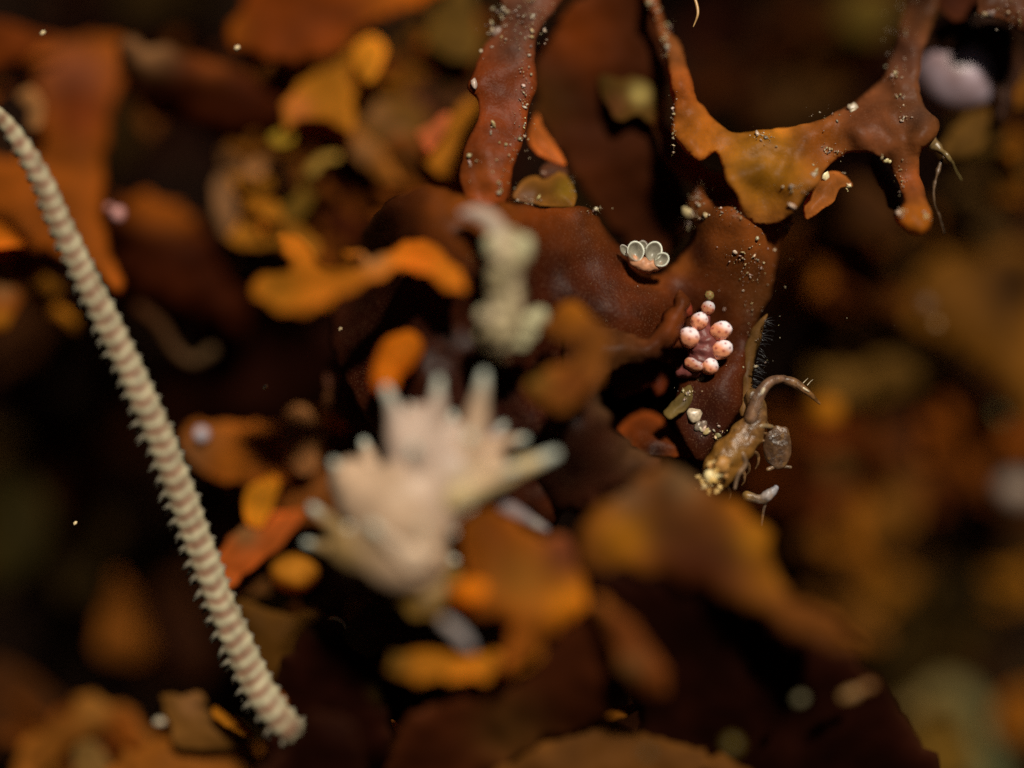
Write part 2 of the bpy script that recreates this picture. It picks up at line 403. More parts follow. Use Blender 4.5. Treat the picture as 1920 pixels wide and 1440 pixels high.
W('olive lobe with a pale swelling on the dark slanting blade', [(1118, 150), (1136, 133), (1160, 148), (1195, 143), (1226, 163), (1238, 200), (1228, 228), (1195, 215), (1165, 228), (1140, 205)], 1.2, (0.11, 0.055, 0.014), tz=0.3,
  spots=[(1200, 176, 20, (0.5, 0.4, 0.16)), (1150, 200, 24, (0.13, 0.05, 0.02))])
W('dull red brown band joining the olive lobe to the big branched frond', [(1222, 205), (1250, 232), (1290, 290), (1340, 318), (1385, 350), (1372, 380), (1330, 378), (1300, 350), (1268, 322), (1236, 285)], 0.8, (0.2, 0.06, 0.015), tz=0.2, spots=[(1240, 280, 26, PURPLE)])
W('bright orange sliver in the black notch beside the speckled strap', [(1003, 214), (1016, 235), (1036, 265), (1058, 308), (1022, 299), (998, 281), (993, 250)], 0.7, (0.5, 0.14, 0.03), tz=0.5, m=M_FOCUS)
W('small purplish flap under the bright orange sliver', [(1012, 318), (1030, 306), (1056, 306), (1064, 330), (1040, 334), (1016, 332)], 0.5, PURPLE, m=M_FOCUS)
c5 = W('golden brown rounded lobe at the foot of the black notch', [(962, 372), (969, 351), (990, 336), (1020, 331), (1050, 325), (1070, 340), (1081, 370), (1072, 388), (1030, 388), (990, 381)], 0.25, (0.24, 0.1, 0.02), tz=0.5, jit=1.2, m=M_FOCUS,
  spots=[(1060, 355, 20, (0.35, 0.2, 0.02)), (985, 372, 20, (0.2, 0.1, 0.07))])
grains(c5, [(990, 378, 12, 4, 8, 4), (1018, 322, 2, 2, 2, 6), (1072, 350, 3, 12, 5, 4)], 3)

# the central dark frond
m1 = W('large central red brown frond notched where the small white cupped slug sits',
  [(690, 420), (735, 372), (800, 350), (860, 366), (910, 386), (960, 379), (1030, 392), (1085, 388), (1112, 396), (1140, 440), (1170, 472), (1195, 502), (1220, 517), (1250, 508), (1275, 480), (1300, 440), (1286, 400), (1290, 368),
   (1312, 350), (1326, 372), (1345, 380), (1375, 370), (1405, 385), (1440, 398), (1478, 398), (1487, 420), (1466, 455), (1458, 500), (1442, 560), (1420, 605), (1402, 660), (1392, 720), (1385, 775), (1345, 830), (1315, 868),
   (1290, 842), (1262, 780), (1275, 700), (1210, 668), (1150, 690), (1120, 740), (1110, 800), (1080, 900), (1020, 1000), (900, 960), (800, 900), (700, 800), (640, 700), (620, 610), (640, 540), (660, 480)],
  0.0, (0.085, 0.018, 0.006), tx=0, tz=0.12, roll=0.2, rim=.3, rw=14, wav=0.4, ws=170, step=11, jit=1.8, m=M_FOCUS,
  dpts=[(850, 420, -1.6, 180), (650, 480, 1.6, 90), (1375, 400, -.4, 55), (800, 750, -0.9, 260), (1315, 640, 0.4, 75), (640, 620, 1.4, 110), (1215, 495, .15, 60)],
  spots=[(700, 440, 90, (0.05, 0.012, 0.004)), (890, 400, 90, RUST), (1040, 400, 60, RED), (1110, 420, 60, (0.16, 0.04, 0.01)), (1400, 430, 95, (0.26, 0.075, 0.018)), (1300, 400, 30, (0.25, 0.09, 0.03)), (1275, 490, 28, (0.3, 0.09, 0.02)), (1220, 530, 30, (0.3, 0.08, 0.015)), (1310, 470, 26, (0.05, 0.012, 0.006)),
         (1190, 580, 80, (0.13, 0.028, 0.008)), (1320, 790, 60, (0.05, 0.013, 0.01)), (700, 620, 170, (0.022, 0.004, 0.002)), (900, 800, 190, (0.025, 0.004, 0.003)), (1000, 600, 120, (0.045, 0.008, 0.003)), (1430, 560, 60, (0.11, 0.035, 0.01))])  # upper rust patches paint in the lit top, lower dark ones the shade
grains(m1, [(1400, 395, 25, 6, 28, 4), (1308, 372, 7, 12, 14, 5), (1296, 402, 5, 5, 6, 9), (1318, 405, 3, 3, 3, 8), (1290, 420, 3, 5, 4, 5), (1476, 425, 8, 4, 14, 5), (1484, 424, 1, 1, 1, 8), (1392, 480, 14, 12, 12, 5), (1378, 473, 2, 2, 1, 7),
            (1405, 512, 12, 18, 8, 4), (1407, 520, 2, 2, 1, 7), (1410, 586, 2, 3, 2, 5), (1412, 640, 20, 30, 10, 3), (1440, 480, 15, 30, 8, 3), (1300, 778, 3, 3, 3, 11), (1320, 803, 7, 4, 10, 10), (1345, 812, 5, 8, 5, 8), (1358, 580, 3, 3, 1, 4), (1115, 392, 6, 3, 8, 6),
            (1195, 600, 120, 40, 8, 2), (1420, 405, 20, 5, 12, 4)], 7)
# bristly right margin of the central frond
e1 = blade('bristly_margin', [(1438, 592), (1424, 640), (1414, 690), (1406, 750), (1398, 780), (1386, 770), (1389, 710), (1398, 650), (1416, 608)], -0.12, (0.16, 0.08, 0.03), parent=m1, m=M_FOCUS, jit=1.5, tz=0.1)
rnd = random.Random(9); hp = []
for i in range(70):
    t = rnd.random(); x = 1434 + (1402 - 1434) * t; y = 600 + 160 * t
    a = math.radians(rnd.uniform(-50, 30)); l = rnd.uniform(6, 24)
    v, fcs, _ = tube([(x, y, 0, .7), (x + l * .5 * math.cos(a), y - l * .5 * math.sin(a) - 1, rnd.uniform(-.1, .1), .5), (x + l * math.cos(a), y - l * math.sin(a) + 1, rnd.uniform(-.2, .2), .25)], 4, 4, cap=False)
    hp.append((v, fcs, (0.05, 0.05, 0.055)))
V, F, C = join(hp); h = put('bristles', V, F, C, M_GRAIN, m1); h['kind'] = 'stuff'

W('brown rimmed blade curling round the dark hole below the pink beaded slug',
  [(1060, 600), (1120, 610), (1200, 636), (1252, 590), (1280, 552), (1292, 585), (1270, 640), (1235, 668), (1175, 680), (1140, 708), (1133, 750), (1152, 800), (1190, 838), (1242, 868), (1230, 892), (1160, 930), (1070, 960), (1010, 900), (1040, 740)],
  -0.75, (0.055, 0.014, 0.008), tz=0.1, roll=0.35, rw=18, m=M_FOCUS, spots=[(1255, 590, 60, (0.17, 0.04, 0.01)), (1150, 670, 60, (0.13, 0.045, 0.015)), (1130, 760, 32, (0.1, 0.05, 0.03)), (1190, 850, 45, (0.12, 0.055, 0.03)), (1060, 850, 90, (0.02, 0.005, 0.003))],
  dpts=[(1060, 800, -0.6, 120)])
W('dark red lobe hanging in the dark hole', [(1150, 705), (1180, 686), (1225, 664), (1257, 680), (1252, 718), (1232, 744), (1215, 724), (1180, 742), (1153, 742)], 0.6, (0.13, 0.02, 0.006), m=M_FOCUS)
W('small orange red blade at the floor of the dark hole', [(1158, 812), (1180, 785), (1220, 777), (1252, 800), (1282, 830), (1296, 856), (1240, 856), (1196, 846)], 0.5, (0.22, 0.045, 0.008), tz=0.9, m=M_FOCUS, spots=[(1225, 850, 35, DARK)])  # dark lower patch paints the shade under its lit top
W('black sheet standing for the shade deep in the dark hole', [(1120, 690), (1300, 680), (1300, 860), (1200, 870), (1110, 800)], 1.4, (0.012, 0.003, 0.002), tz=-0.5)  # dark sheet that stands for shade in the hole
k = W('pale dusty strip under the pink beaded slug', [(1240, 772), (1262, 752), (1290, 722), (1300, 738), (1285, 768), (1256, 784)], -0.25, (0.17, 0.12, 0.05), m=M_FOCUS, jit=2)
grains(k, [(1290, 738, 6, 6, 6, 6)], 4)
W('brown folded blade in front of the central frond, right of the big pale slug',
  [(985, 722), (1012, 702), (1062, 678), (1085, 655), (1050, 642), (1018, 612), (1042, 588), (1078, 563), (1110, 598), (1142, 640), (1128, 700), (1085, 752), (1050, 772), (1005, 748)],
  -2.4, (0.24, 0.08, 0.015), tz=0.4, spots=[(1075, 590, 25, GOLD), (1010, 715, 22, OLIVE), (1075, 720, 30, (0.18, 0.05, 0.01))])

# the big branched frond at upper right
r1 = W('big branched frond at upper right, orange strap, ochre middle, purplish fork',
  [(1205, -35), (1252, -35), (1232, 0), (1252, 50), (1276, 90), (1290, 130), (1301, 170), (1320, 205), (1350, 235), (1380, 250), (1430, 245), (1500, 235), (1560, 215), (1600, 190), (1640, 160), (1665, 110), (1680, 60), (1698, 0), (1712, -35),
   (1765, -35), (1747, 40), (1731, 100), (1724, 160), (1734, 200), (1760, 230), (1752, 262), (1727, 282), (1726, 330), (1736, 370), (1747, 400), (1742, 430), (1720, 441), (1690, 425), (1678, 402), (1695, 380), (1682, 340), (1662, 302),
   (1640, 288), (1600, 285), (1570, 300), (1545, 320), (1535, 345), (1510, 368), (1484, 402), (1440, 420), (1396, 410), (1384, 372), (1360, 330), (1352, 300), (1342, 286), (1326, 297), (1302, 299), (1277, 276), (1259, 250), (1263, 205), (1259, 170), (1250, 120), (1240, 80), (1224, 40)],
  0.12, (0.22, 0.075, 0.025), tz=0.35, roll=0.14, rw=10, wav=0.4, ws=90, step=9, jit=1.5, m=M_FOCUS,
  dpts=[(1430, 390, 0.45, 60), (1730, 0, 0.5, 120)],
  spots=[(1225, 0, 60, (0.3, 0.09, 0.035)), (1290, 170, 50, (0.37, 0.10, 0.02)), (1310, 250, 55, (0.46, 0.15, 0.018)), (1440, 310, 90, (0.42, 0.18, 0.014)), (1620, 230, 90, (0.2, 0.065, 0.032)), (1700, 110, 70, (0.12, 0.045, 0.032)), (1720, -20, 60, (0.05, 0.02, 0.015)),
         (1725, 215, 30, (0.09, 0.04, 0.03)), (1720, 420, 42, (0.48, 0.15, 0.012)), (1710, 340, 40, (0.26, 0.07, 0.02)), (1540, 270, 50, (0.3, 0.09, 0.014))])
grains(r1, [(1222, 3, 4, 5, 6, 7), (1232, 22, 4, 7, 4, 5), (1247, 75, 4, 14, 12, 5), (1252, 92, 2, 3, 2, 7), (1261, 203, 1, 1, 1, 9), (1262, 235, 2, 20, 10, 3), (1430, 255, 10, 5, 10, 5), (1558, 285, 7, 6, 8, 6), (1599, 204, 2, 3, 2, 8), (1680, 135, 8, 14, 6, 7), (1679, 137, 2, 2, 1, 9),
            (1690, 185, 8, 8, 5, 5), (1697, 221, 5, 3, 4, 7), (1528, 325, 2, 8, 6, 7), (1481, 384, 2, 2, 2, 8), (1495, 350, 10, 8, 8, 4), (1735, 405, 3, 4, 4, 8), (1655, 290, 2, 4, 3, 6), (1690, 402, 3, 5, 5, 6), (1693, 330, 4, 20, 8, 4), (1700, 60, 15, 40, 10, 4), (1550, 215, 20, 6, 6, 4)], 11)
rn = random.Random(3); pr = []
for i in range(26):                      # the beaded thread lying across the fork
    t = i / 25; x = 1714 - 62 * t; y = 258 + 34 * t + 3 * math.sin(i); r = rn.uniform(1.5, 4.0) / 100
    v, fcs, _ = ball(P(x, y, 0.0 + 0.02), r, 2, (1.3, .8, 1), .4, 2, None, i); pr.append((v, fcs, lerp3((.7, .6, .35), (.45, .5, .6), rn.random())))
for (x, y, r) in [(1661, 300, 6.5), (1668, 303, 4), (1655, 288, 4)]:
    v, fcs, _ = ball(P(x, y, -0.05), r / 100, 2, (1, 1, 1), .3, 2); pr.append((v, fcs, (.7, .6, .3)))
V, F, C = join(pr); tag(put('beaded_thread', V, F, C, M_GRAIN), 'thin beaded pale thread lying across the fork of the big branched frond', 'thread')
r2 = W('small pointed orange brown leaf hanging under the big branched frond', [(1528, 337), (1560, 321), (1588, 334), (1598, 351), (1576, 352), (1562, 380), (1537, 396), (1511, 413), (1506, 391), (1518, 364)], -0.1, (0.36, 0.12, 0.03), tz=0.4, jit=1, m=M_FOCUS, step=4)
grains(r2, [(1548, 333, 1, 1, 1, 15), (1592, 348, 3, 3, 4, 5), (1582, 324, 2, 2, 2, 5)], 12, (.95, .85, .5))
W('dark red strip behind the right prong of the big branched frond', [(1632, 290), (1660, 308), (1684, 355), (1692, 392), (1668, 388), (1648, 352), (1632, 322)], 0.5, (0.07, 0.02, 0.012), m=M_FOCUS)
tube_obj('seaweed_thread', [(1772, 288, .3, 2), (1757, 325, .2, 3), (1750, 370, .2, 2.6), (1762, 408, .3, 2), (1770, 437, .4, 1)], (.14, .08, .04), (.08, .05, .03), M_GRAIN, label='thin brown thread hanging right of the orange tipped prong', cat='thread', ns=30, lump=1.2, ls=9)
tube_obj('seaweed_thread', [(1738, 262, .3, 12), (1752, 272, .3, 10), (1764, 282, .2, 5), (1778, 296, .1, 5), (1788, 312, .3, 2.5), (1803, 338, .4, 1)], (.2, .12, .05), (.16, .12, .04), M_GRAIN, label='knobbly tan stub with a glinting thread right of the fork', cat='thread', ns=30, lump=.8, ls=6)
tube_obj('hair', [(1296, -20, .1, 2), (1306, 8, .05, 3), (1308, 28, 0, 2.4), (1300, 50, 0, .8)], (.45, .25, .09), (.5, .3, .12), M_GRAIN, label='tiny curved golden hair hanging from the top edge', cat='hair', ns=20)
W('olive brown branch reaching to the right edge below the pale shell', [(1760, 275), (1800, 232), (1850, 182), (1900, 152), (1950, 125), (1950, 190), (1890, 202), (1862, 250), (1832, 292), (1785, 296)], 1.9, (0.15, 0.075, 0.02), tz=0.2, spots=[(1890, 175, 40, GOLD)])
r7 = W('purplish brown blade with glinting rim in the top right corner', [(1832, 22), (1850, -35), (1950, -35), (1950, 70), (1905, 52), (1872, 36)], 0.5, (0.17, 0.06, 0.035), tz=0.3, m=M_FOCUS, jit=2)
grains(r7, [(1850, 26, 8, 2, 8, 7), (1895, 25, 20, 16, 10, 4), (1915, 30, 5, 5, 3, 6)], 14)
W('dull red blade along the top edge between the fork and the corner', [(1750, -35), (1860, -35), (1835, 20), (1800, 40), (1770, 25)], 1.2, (0.08, 0.02, 0.01))
W('dark ragged frond draped over the pale shell, extended right as its shade', [(1735, 92), (1742, 58), (1786, 38), (1840, 28), (1895, 45), (1915, 130), (1890, 215), (1862, 225), (1868, 170), (1850, 120), (1822, 84), (1812, 100), (1808, 116), (1798, 98), (1790, 116), (1780, 100), (1766, 104), (1756, 92), (1746, 96)],
  1.55, (0.035, 0.012, 0.008), tz=0.0, jit=3, m=M_FOCUS, spots=[(1785, 45, 16, (0.15, 0.1, 0.05))])  # right-hand strip stands for the shade on that side of the shell
V, F, N = ball((0, 0, 0), 0.78, 4, (1.1, .8, 1), 0.08, 1.2)
cs = [lerp3((.45, .35, .41), (.26, .17, .18), .5 + noise.noise(n * 2)) for n in N]
o = put('shell', V, F, cs, M_SHELL); o.location = P(1795, 142, 2.2); tag(o, 'smooth pinkish white shell half hidden under a dark frond at upper right', 'shell')

# ------------------------------------------------------------------ blurred blades, right side (far)
FAR = [
 ('glowing orange brown blade behind the right margin of the central frond', [(1455, 490), (1500, 432), (1560, 400), (1625, 388), (1685, 408), (1695, 455), (1640, 500), (1585, 522), (1530, 555), (1485, 595), (1438, 605), (1448, 545)], 4.5, (0.22, 0.055, 0.008), dict(tz=0.3, spots=[(1500, 520, 50, (0.42, 0.14, 0.01)), (1570, 440, 45, RUST)])),
 ('broad ochre brown blade slanting down to the right edge', [(1725, 505), (1790, 470), (1850, 455), (1950, 500), (1950, 790), (1880, 725), (1810, 665), (1740, 625), (1695, 585)], 4.5, (0.2, 0.08, 0.012), dict(spots=[(1900, 530, 60, (0.05, 0.02, 0.006))])),
 ('dim brown lobe right of the glowing orange one', [(1790, 350), (1860, 340), (1900, 400), (1880, 470), (1800, 480), (1760, 420)], 5.5, (0.09, 0.045, 0.015), {}),
 ('dull olive brown band right of the arched amphipod', [(1520, 690), (1600, 694), (1700, 650), (1765, 635), (1765, 690), (1690, 735), (1600, 748), (1540, 735)], 5.5, (0.15, 0.075, 0.018), {}),
 ('dark red brown blade above the olive brown band', [(1560, 560), (1680, 540), (1700, 600), (1660, 650), (1580, 660), (1540, 620)], 6.5, (0.07, 0.03, 0.01), {}),
 ('broad dull brown blade filling the right side below the band', [(1500, 800), (1600, 780), (1700, 740), (1790, 760), (1800, 860), (1740, 920), (1700, 1000), (1620, 1030), (1560, 1090), (1500, 1060), (1490, 930)], 6.2, (0.12, 0.042, 0.01), dict(spots=[(1640, 950, 80, (0.2, 0.08, 0.012)), (1590, 850, 50, (0.2, 0.1, 0.025)), (1720, 820, 60, (0.06, 0.012, 0.004))])),
 ('dim red blade at the right edge middle', [(1800, 740), (1880, 780), (1950, 850), (1950, 1020), (1860, 1000), (1790, 920), (1780, 820)], 7, (0.05, 0.018, 0.006), {}),
 ('slim rust blade slanting down under the broad dull brown one', [(1560, 1060), (1600, 1040), (1640, 1090), (1620, 1150), (1660, 1200), (1600, 1210), (1530, 1150), (1500, 1110)], 6, (0.17, 0.065, 0.012), {}),
 ('tilted ochre oval lobe at lower right', [(1592, 1140), (1620, 1100), (1680, 1072), (1712, 1088), (1700, 1122), (1650, 1150), (1610, 1160)], 7.5, (0.26, 0.10, 0.010), dict(tz=.6)),
 ('bright ochre oval lobe at the right edge of the lower half', [(1812, 1090), (1850, 1062), (1910, 1064), (1950, 1078), (1950, 1128), (1890, 1138), (1840, 1125)], 7.5, (0.34, 0.13, 0.010), dict(tz=.6)),
 ('orange rounded lobe at the bottom edge right', [(1570, 1390), (1600, 1365), (1660, 1372), (1705, 1405), (1700, 1460), (1590, 1460)], 7.5, (0.33, 0.12, 0.010), dict(tz=.6)),
 ('dull orange lobe at the right edge near the bottom', [(1865, 1350), (1890, 1305), (1950, 1290), (1950, 1370), (1900, 1385)], 6.5, (0.3, 0.1, 0.01), dict(tz=.5)),
 ('small olive brown lobe at the top edge right of centre', [(1575, 40), (1590, -5), (1640, -20), (1680, 10), (1660, 60), (1610, 72)], 6, (0.14, 0.09, 0.02), {}),
 ('faint red brown lobe in the dark upper right background', [(1420, 60), (1480, 30), (1550, 60), (1540, 130), (1460, 140)], 8, (0.06, 0.018, 0.007), {}),
 ('faint brown sheet in the dark between strap and fork', [(1340, 130), (1420, 120), (1520, 160), (1600, 170), (1520, 225), (1420, 240), (1360, 215)], 6.5, (0.06, 0.025, 0.007), {}),
 ('dark brown sheet behind the right prong', [(1600, 330), (1690, 400), (1700, 460), (1600, 440), (1480, 430), (1520, 400)], 3.5, (0.07, 0.025, 0.008), {}),

 ('wide dull rust sheet behind the ochre frond', [(470, 110), (560, 90), (680, 110), (780, 120), (880, 170), (920, 300), (880, 400), (760, 470), (620, 480), (500, 440), (420, 330), (440, 220)], 4.6, (0.17, 0.055, 0.009), dict(spots=[(700, 330, 70, (0.05, 0.012, 0.004)), (850, 230, 50, (0.11, 0.05, 0.02))])),
 ('wide brown sheet behind the lower right lobes', [(1480, 900), (1600, 880), (1720, 960), (1800, 1040), (1780, 1180), (1680, 1230), (1560, 1160), (1460, 1050)], 8.5, (0.10, 0.04, 0.01), {}),
 ('dark red sheet behind the dull oval lobes at lower right', [(1640, 1000), (1760, 960), (1860, 1040), (1880, 1200), (1780, 1300), (1660, 1260), (1620, 1140)], 9, (0.05, 0.014, 0.005), {}),
 ('brown sheet deep behind the broad ochre brown blade', [(1500, 520), (1640, 460), (1760, 480), (1950, 420), (1950, 640), (1760, 700), (1600, 720), (1480, 660)], 8.5, (0.10, 0.045, 0.012), {}),
 ('dim brown fold along the bottom edge at far right', [(1400, 1460), (1460, 1400), (1560, 1380), (1680, 1320), (1760, 1400), (1760, 1470)], 8, (0.09, 0.04, 0.012), {}),
 ('triangular orange brown lobe standing in the dark at lower left', [(214, 1078), (242, 1090), (266, 1140), (283, 1228), (240, 1240), (188, 1228), (184, 1180), (203, 1120)], 5, (0.34, 0.115, 0.02), dict(tz=-.2, spots=[(215, 1110, 40, (0.2, 0.06, 0.008))])),
 ('very dim olive blade at the left edge of the lower half', [(-30, 900), (40, 890), (90, 950), (70, 1050), (0, 1090), (-30, 1080)], 6.5, (0.03, 0.022, 0.006), {}),
 ('dim maroon blade behind the lower brittle star arm', [(270, 1130), (330, 1100), (400, 1200), (380, 1280), (300, 1290), (250, 1250)], 6, (0.035, 0.01, 0.004), {}),
]
for lab, pts, d, c, kw in FAR:
    a = dict(tz=0.35, roll=0.4, rw=30); a.update(kw); W(lab, pts, d, c, **a)
tube_obj('pale_green_arch', [(1700, 1335, 6.5, 26), (1745, 1300, 7.2, 34), (1800, 1310, 7.5, 38), (1838, 1370, 7.5, 38), (1850, 1470, 7.5, 38)], (.13, .08, .02), (.09, .10, .04), M_PALE, label='thick pale olive arch in the bottom right corner', cat='seaweed', ns=24, lump=.3)
W('golden dull blade inside the olive arch', [(1690, 1360), (1740, 1330), (1800, 1360), (1820, 1460), (1680, 1460)], 7, (0.17, 0.09, 0.014))


# ------------------------------------------------------------------ ruffled fronds that fill the thicket
def thicket():
    rnd = random.Random(21)
    Z = [(640, 210, 210, 110, 10, [OCHRE, GOLD, RUST, RUST], 3.4, 5.0, .5, 95), (600, 300, 200, 130, 6, [OCHRE, GOLD, RUST], 3.0, 4.0, .55, 80), (700, 170, 140, 80, 6, [RUST, BROWN], 3.5, 4.6, .7, 110), (720, 400, 150, 80, 7, [RUST, RED, GOLD], 2.2, 3.8, .5, 85), (560, 880, 90, 90, 8, [RUST, ORANGE, TAN], 2.0, 3.6, .6, 65), (470, 350, 60, 90, 5, [GOLD, TAN, OCHRE], 2.2, 3.2, .7, 55),
         (1720, 520, 190, 110, 10, [GOLD, RUST, RED], 5.0, 8.0, .5, 120), (1680, 900, 200, 130, 13, [GOLD, RUST, RED, RUST], 5.0, 8.0, .5, 120), (1720, 1220, 170, 150, 8, [RUST, OLIVE, GOLD], 6.5, 9.0, .14, 110), (1840, 300, 90, 80, 5, [OLIVE, GOLD], 3.0, 5.0, .5, 80),
         (1080, 1400, 200, 50, 6, [RUST, GOLD, RED], -.8, .8, .38, 90), (260, 1400, 200, 45, 10, [RUST, OCHRE, RED], 2.6, 4.2, .55, 80), (380, 150, 110, 70, 4, [RED, RUST], 3.6, 5.0, .35, 90), (50, 530, 60, 50, 3, [RUST, OCHRE], 2.2, 3.0, .6, 55),
         (620, 1240, 90, 90, 5, [RUST, OLIVE], 1.6, 2.8, .25, 80), (1130, 60, 60, 60, 2, [RED], 3.0, 4.0, .5, 90), (1480, 90, 130, 80, 5, [RED, GOLD], 6.0, 8.0, .22, 110), (850, 140, 60, 80, 4, [RUST, OLIVE, PURPLE], 3.0, 4.0, .5, 75), (150, 900, 120, 200, 5, [RED, OLIVE], 6.0, 8.0, .12, 110)]
    for (cx, cy, sx, sy, n, pal, d0, d1, dim, R0) in Z:
        for k in range(n):
            x = cx + rnd.uniform(-1, 1) * sx; y = cy + rnd.uniform(-1, 1) * sy; d = rnd.uniform(d0, d1); R_ = R0 * rnd.uniform(.65, 1.25)
            a0 = rnd.uniform(0, 6.28); asp = rnd.uniform(.45, .8); nl = rnd.choice([3, 3, 4, 5]); pts = []
            for i in range(28):
                a = 2 * math.pi * i / 28
                r = R_ * (.62 + .36 * math.cos(nl * a + a0) + .34 * noise.noise(Vector((math.cos(a) * 1.7 + k * 3.1, math.sin(a) * 1.7, cx * .1))))
                u, v = r * math.cos(a), r * math.sin(a) * asp
                pts.append((x + u * math.cos(a0) - v * math.sin(a0), y + u * math.sin(a0) + v * math.cos(a0)))
            c = rnd.choice(pal); q = dim * rnd.uniform(.6, 1.2); rim = rnd.uniform(0, 6.28)
            blade('ruffled_frond', pts, d, tuple(t * q for t in c), tz=rnd.uniform(-.2, .6), tx=rnd.uniform(-.3, .3), wav=.65, ws=rnd.uniform(45, 80), roll=.1, step=max(7, R_ / 12), jit=3,
                  spots=[(x + R_ * .5 * math.cos(rim), y + R_ * .4 * math.sin(rim), R_ * .35, tuple(min(.7, t * q * 1.9) for t in c))],
                  label='blurred ruffled brown frond crowded in the thicket behind', cat='seaweed', group='ruffled fronds of the thicket')
thicket()

# blurred round things
def bead(name, x, y, d, r, c, label, sc=(1, 1, 1), ax=None, m=None, cat='seaweed', lump=.12):
    V, F, N = ball((0, 0, 0), r * (CD + d) / CD / 100, 3, sc, lump, 1.5, ax, x)
    cs = [tuple(q * (1 + .2 * noise.noise(n * 2 + Vector((x, y, 0)))) for q in c) for n in N]
    o = put(name, V, F, cs, m or M_BLADE); o.location = P(x, y, d); return tag(o, label, cat)
bead('swollen_tip', 640, 782, 2.0, 26, (0.75, 0.22, 0.008), 'round bright orange tip left of the big pale slug')
bead('swollen_tip', 552, 1074, 1.6, 36, (0.5, 0.19, 0.015), 'dull orange rounded tip below the left horns of the big pale slug', (1.25, 1, .95))
bead('swollen_tip', 886, 1110, -2.6, 26, (0.8, 0.23, 0.008), 'bright orange oval tip under the big pale slug', (1.7, 1, 1), (0, 0, 1))
bead('swollen_tip', 1545, 772, 3.6, 34, (0.42, 0.15, 0.008), 'round dull orange tip beside the end of the arched amphipod', (1.1, 1, 1))
bead('pink_bead', 222, 402, 1.7, 13, (0.6, 0.3, 0.28), 'small pinkish bead on the rounded dark red lobe', (1, 1, 1.2), m=M_SLUG, cat='bead')
bead('pink_bead', 205, 390, 1.8, 9, (0.45, 0.2, 0.17), 'smaller dull pink bead at the edge of the rounded lobe', m=M_SLUG, cat='bead')
bead('pale_bead', 1885, 775, 5.0, 24, (0.34, 0.30, 0.12), 'blurred pale yellow green bead near the right edge', m=M_SLUG, cat='bead')
bead('pale_bead', 1905, 922, 5.5, 36, (0.30, 0.22, 0.17), 'blurred pale pinkish bead at the right edge', (1.2, 1, .9), m=M_SLUG, cat='bead')
bead('pale_bead', 1505, 1202, -2.3, 8, (0.16, 0.16, 0.11), 'small grey green bead alone in the dark at lower right', m=M_SLUG, cat='bead')
bead('pale_bead', 1500, 1310, -2.3, 9, (0.2, 0.17, 0.09), 'small yellowish grey bead left of the golden double bead', (1, 1, 1.3), (1, 0, .5), m=M_SLUG, cat='bead')
bead('pale_bead', 1372, 1396, -2.6, 17, (0.11, 0.075, 0.01), 'dull olive bead near the bottom edge right of centre', m=M_SLUG, cat='bead')
bead('pale_bead', 1213, 1412, -2.6, 12, (0.08, 0.055, 0.02), 'dim grey brown bead at the bottom edge', m=M_SLUG, cat='bead')
bead('pale_bead', 815, 1418, 4.5, 14, (0.22, 0.2, 0.1), 'dim olive grey bead at the bottom edge left of centre', (1.5, 1, 1), m=M_SLUG, cat='bead')
tube_obj('golden_bead', [(1582, 1306, -2.3, 7), (1598, 1300, -2.3, 10), (1612, 1292, -2.3, 5), (1625, 1287, -2.3, 8), (1634, 1285, -2.3, 6)], (.36, .2, .07), (.26, .11, .03), M_SLUG, label='golden double bead in the dark at lower right', cat='bead')
bead('pale_bead', 378, 815, 1.9, 15, (0.5, 0.45, 0.5), 'bluish white bead at the corner of the orange brown blade by the brittle star arm', m=M_SLUG, cat='bead')
bead('pale_bead', 300, 1353, 1.6, 7, (0.6, 0.5, 0.35), 'tiny pale bead on the blades at lower left', (1.6, 1, 1), m=M_SLUG, cat='bead')
bead('pale_bead', 1755, 608, 3.0, 8, (0.4, 0.25, 0.12), 'tiny tan bead on the broad ochre brown blade at right', m=M_SLUG, cat='bead')
bead('pale_bead', 1735, 572, 3.2, 16, (0.16, 0.09, 0.05), 'dull brown bead on the upper corner of the broad ochre brown blade', m=M_SLUG, cat='bead')

# ------------------------------------------------------------------ right of the brittle star arm
W('orange brown blade touching the brittle star arm left of the big pale slug', [(343, 800), (390, 789), (450, 799), (520, 793), (552, 828), (548, 895), (490, 912), (425, 906), (372, 882), (348, 842)], 2.0, (0.34, 0.1, 0.015), tz=0.3, spots=[(380, 850, 40, (0.3, 0.13, 0.06)), (430, 860, 50, (0.4, 0.12, 0.014))])
W('tan pink lobe between the orange brown blade and the big pale slug', [(553, 758), (580, 768), (597, 800), (592, 870), (562, 892), (530, 852), (529, 800)], 1.7, (0.36, 0.16, 0.07), tz=0.2)
W('bright ochre leaf standing between the arm and the big pale slug', [(480, 903), (510, 888), (524, 908), (508, 960), (487, 992), (462, 976), (459, 930)], 1.4, (0.6, 0.24, 0.015), tz=0.2)
W('rust brown sheet behind the left side of the big pale slug', [(500, 870), (560, 850), (610, 800), (680, 780), (720, 860), (660, 960), (600, 980), (540, 970), (510, 930)], 2.4, (0.22, 0.07, 0.015), tz=0.2)
W('red orange pointed blade meeting the brittle star arm below its middle', [(405, 1045), (450, 990), (500, 968), (565, 958), (545, 1000), (500, 1042), (455, 1082), (427, 1104), (412, 1075)], 1.2, (0.42, 0.1, 0.02), tz=0.5, spots=[(460, 1000, 25, TAN)])
W('dim brown strip under the red orange pointed blade', [(430, 1112), (470, 1092), (520, 1085), (560, 1090), (510, 1110), (450, 1122)], 1.8, (0.15, 0.06, 0.02))
